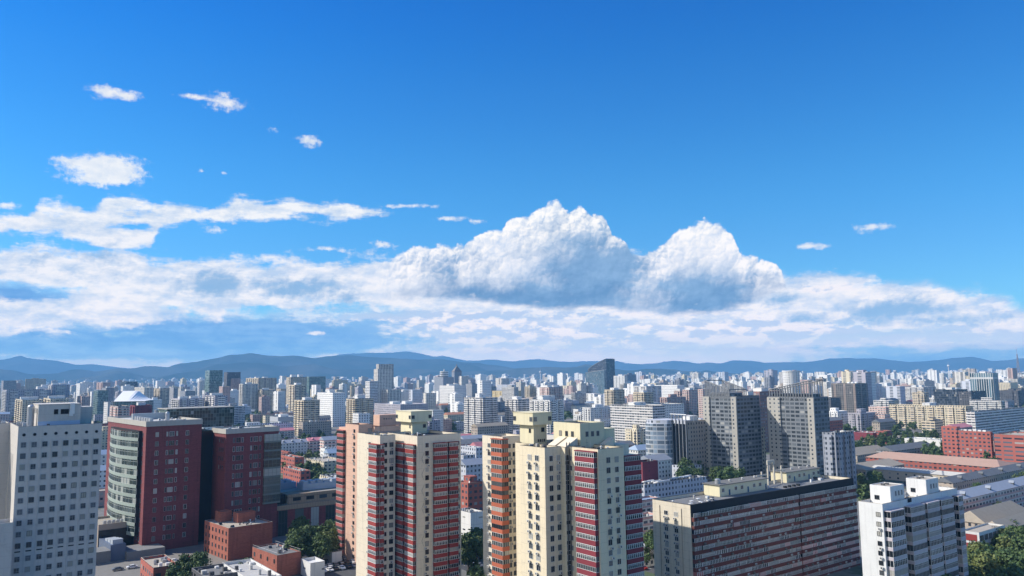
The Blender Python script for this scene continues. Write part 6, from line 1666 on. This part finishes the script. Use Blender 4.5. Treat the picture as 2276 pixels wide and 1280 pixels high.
def far_green():
    b = MB(); g = random.Random(3)
    for i in range(1500):
        D = 1200+4500*g.random(); P = at_y(g.uniform(-50, 2330), 850, D)
        for k in range(9):
            c = Vector((P.x+g.gauss(0, 9), P.y+g.gauss(0, 9), g.uniform(3, 11))); s = g.uniform(2.5, 5)
            for q in range(2):
                n = Vector((g.gauss(0, 1), g.gauss(0, 1)-.8, g.gauss(.5, 1))).normalized(); t1 = n.cross(Vector((0, .1, 1))).normalized(); t2 = n.cross(t1)
                b.quad(tuple(c-t1*s), tuple(c-t2*s*.7), tuple(c+t1*s), tuple(c+t2*s*.7))
    o = b.build('distant_trees', [LEAF]); tag(o, 'distant patches of greenery between the far buildings', 'greenery', kind='stuff')
far_green()

# ------------------------------------------------------------------ cars
def car_parts():
    b = MB(); prof = [(-2.2, .35), (-2.25, .8), (-1.9, .95), (-1.45, 1.0), (-.95, 1.42), (.65, 1.45), (1.35, 1.02), (2.1, .88), (2.25, .6), (2.2, .35)]
    k = 0; n = len(prof); hw = .88
    for sx in (-1, 1):
        for x, z in prof: b.v.append((x, sx*(hw if z < 1.1 else hw*.82), z))
    for i in range(n):
        j = (i+1) % n; b.f.append((i, j, n+j, n+i)); b.m.append(0)
    b.f.append(tuple(range(n))); b.m.append(0); b.f.append(tuple(n+i for i in reversed(range(n)))); b.m.append(0)
    g = MB(); g.quad((-1.42, -.70, 1.03), (-1.42, .70, 1.03), (-1.0, .66, 1.40), (-1.0, -.66, 1.40)); g.quad((1.30, -.70, 1.07), (1.30, .70, 1.07), (.70, .66, 1.445), (.70, -.66, 1.445))
    for s in (-1, 1): g.quad((-1.25, s*.86, 1.04), (1.15, s*.86, 1.06), (.6, s*.76, 1.38), (-.9, s*.76, 1.36))
    g.v = [(x*1.004, y*1.01, z+.012) for x, y, z in g.v]
    w = MB(); w.cyl(0, 0, -.1, .1, .32, 12, 0, axis='y'); w.cyl(0, 0, -.105, .105, .17, 10, 1, axis='y')
    return b, g.data('windows', [GLASS_OFF]), w.data('wheel', [BLACK, METAL])
CB, CG, CW = car_parts()
PAINT = dict(white=mat('white_car_paint', (.75, .75, .75), .3, .04, 1, spec=.5), silver=mat('silver_car_paint', (.42, .43, .44), .3, .04, 1, metal=.5), black=mat('black_car_paint', (.015, .015, .018), .25, .1, 1, spec=.5), grey=mat('grey_car_paint', (.16, .17, .18), .3, .05, 1, spec=.5), red=mat('red_car_paint', (.35, .03, .03), .3, .05, 1, spec=.5))
CD = {k: CB.data('car_body', [v]) for k, v in PAINT.items()}
CG_ = random.Random(8)
def car(x, y, rz, col, row):
    o = thing('parked_car', '%s car among those parked %s' % (col, row), 'car', (x, y, .11), rz, '%s cars parked %s' % (col, row))
    use('car_body', CD[col], o); use('windows', CG, o)
    for a, b in ((-1.35, -.82), (-1.35, .82), (1.35, -.82), (1.35, .82)): use('wheel', CW, o, (a, b, .33))
p0 = at_z(700, 1262, 0); p1 = at_z(800, 1262, 0)
q = MB(); q.box(-25, 45, -22, 26, .0, .09); o = q.build('car_park', [mat('worn_asphalt', (.085, .085, .088), .9, .3, .2)]); c_ = at_z(745, 1255, 0); o.location = (c_.x, c_.y, 0); o.rotation_euler = (0, 0, GRID); tag(o, kind='structure')
for j, (off, row) in enumerate(((-9, 'in the nearest row left of the crimson-balconied tower'), (-2.5, 'in the middle row left of the crimson-balconied tower'), (6, 'in the far row under the shaded trees'))):
    for i in range(11):
        if CG_.random() < .12: continue
        p = c_+U*(-12+i*2.7)+W*off; car(p.x, p.y, GRID+math.pi/2+CG_.uniform(-.05, .05), CG_.choice(('white', 'white', 'silver', 'black', 'grey', 'white', 'red' if i == 5 else 'silver')), row)

def street(p, u, L, wd, name='road', z=.05):
    q = MB(); q.box(-L/2, L/2, -wd/2, wd/2, .0, z); o = q.build(name, [MATS['worn_asphalt'] if name == 'road' else mat('paved_yard_surface', (.22, .21, .19), .9, .2, .3)]); o.location = (p.x, p.y, 0); o.rotation_euler = (0, 0, math.atan2(u.y, u.x)); tag(o, kind='structure')
    if name == 'road':
        m = MB()
        for i in range(int(L/8)): m.box(-L/2+i*8, -L/2+i*8+3.5, -.08, .08, z+.004, z+.008)
        o2 = m.build('road_marking', [WHITE]); o2.location = (p.x, p.y, 0); o2.rotation_euler = o.rotation_euler; tag(o2, kind='structure')
street(at_z(300, 1262, 0), U, 130, 60, 'yard', .03)
street(at_z(1048, 1262, 0), W, 150, 9); street(at_z(1440, 1262, 0), W, 180, 10, 'road'); street(at_z(1900, 1100, 0), U, 420, 12)
for row, p, u, n in (('in the yard beside the brick pavilion', at_z(262, 1268, 0), U, 7), ('along the lane between the two near towers', at_z(1050, 1262, 0)+U*3.2, W, 7), ('on the lane beside the slab end wall', at_z(1440, 1262, 0)-U*3.4, W, 8)):
    for i in range(n):
        q = p+u*(i*5.6+CG_.uniform(-.3, .3)); car(q.x, q.y, math.atan2(u.y, u.x), CG_.choice(('white', 'silver', 'black', 'grey', 'red')), row)
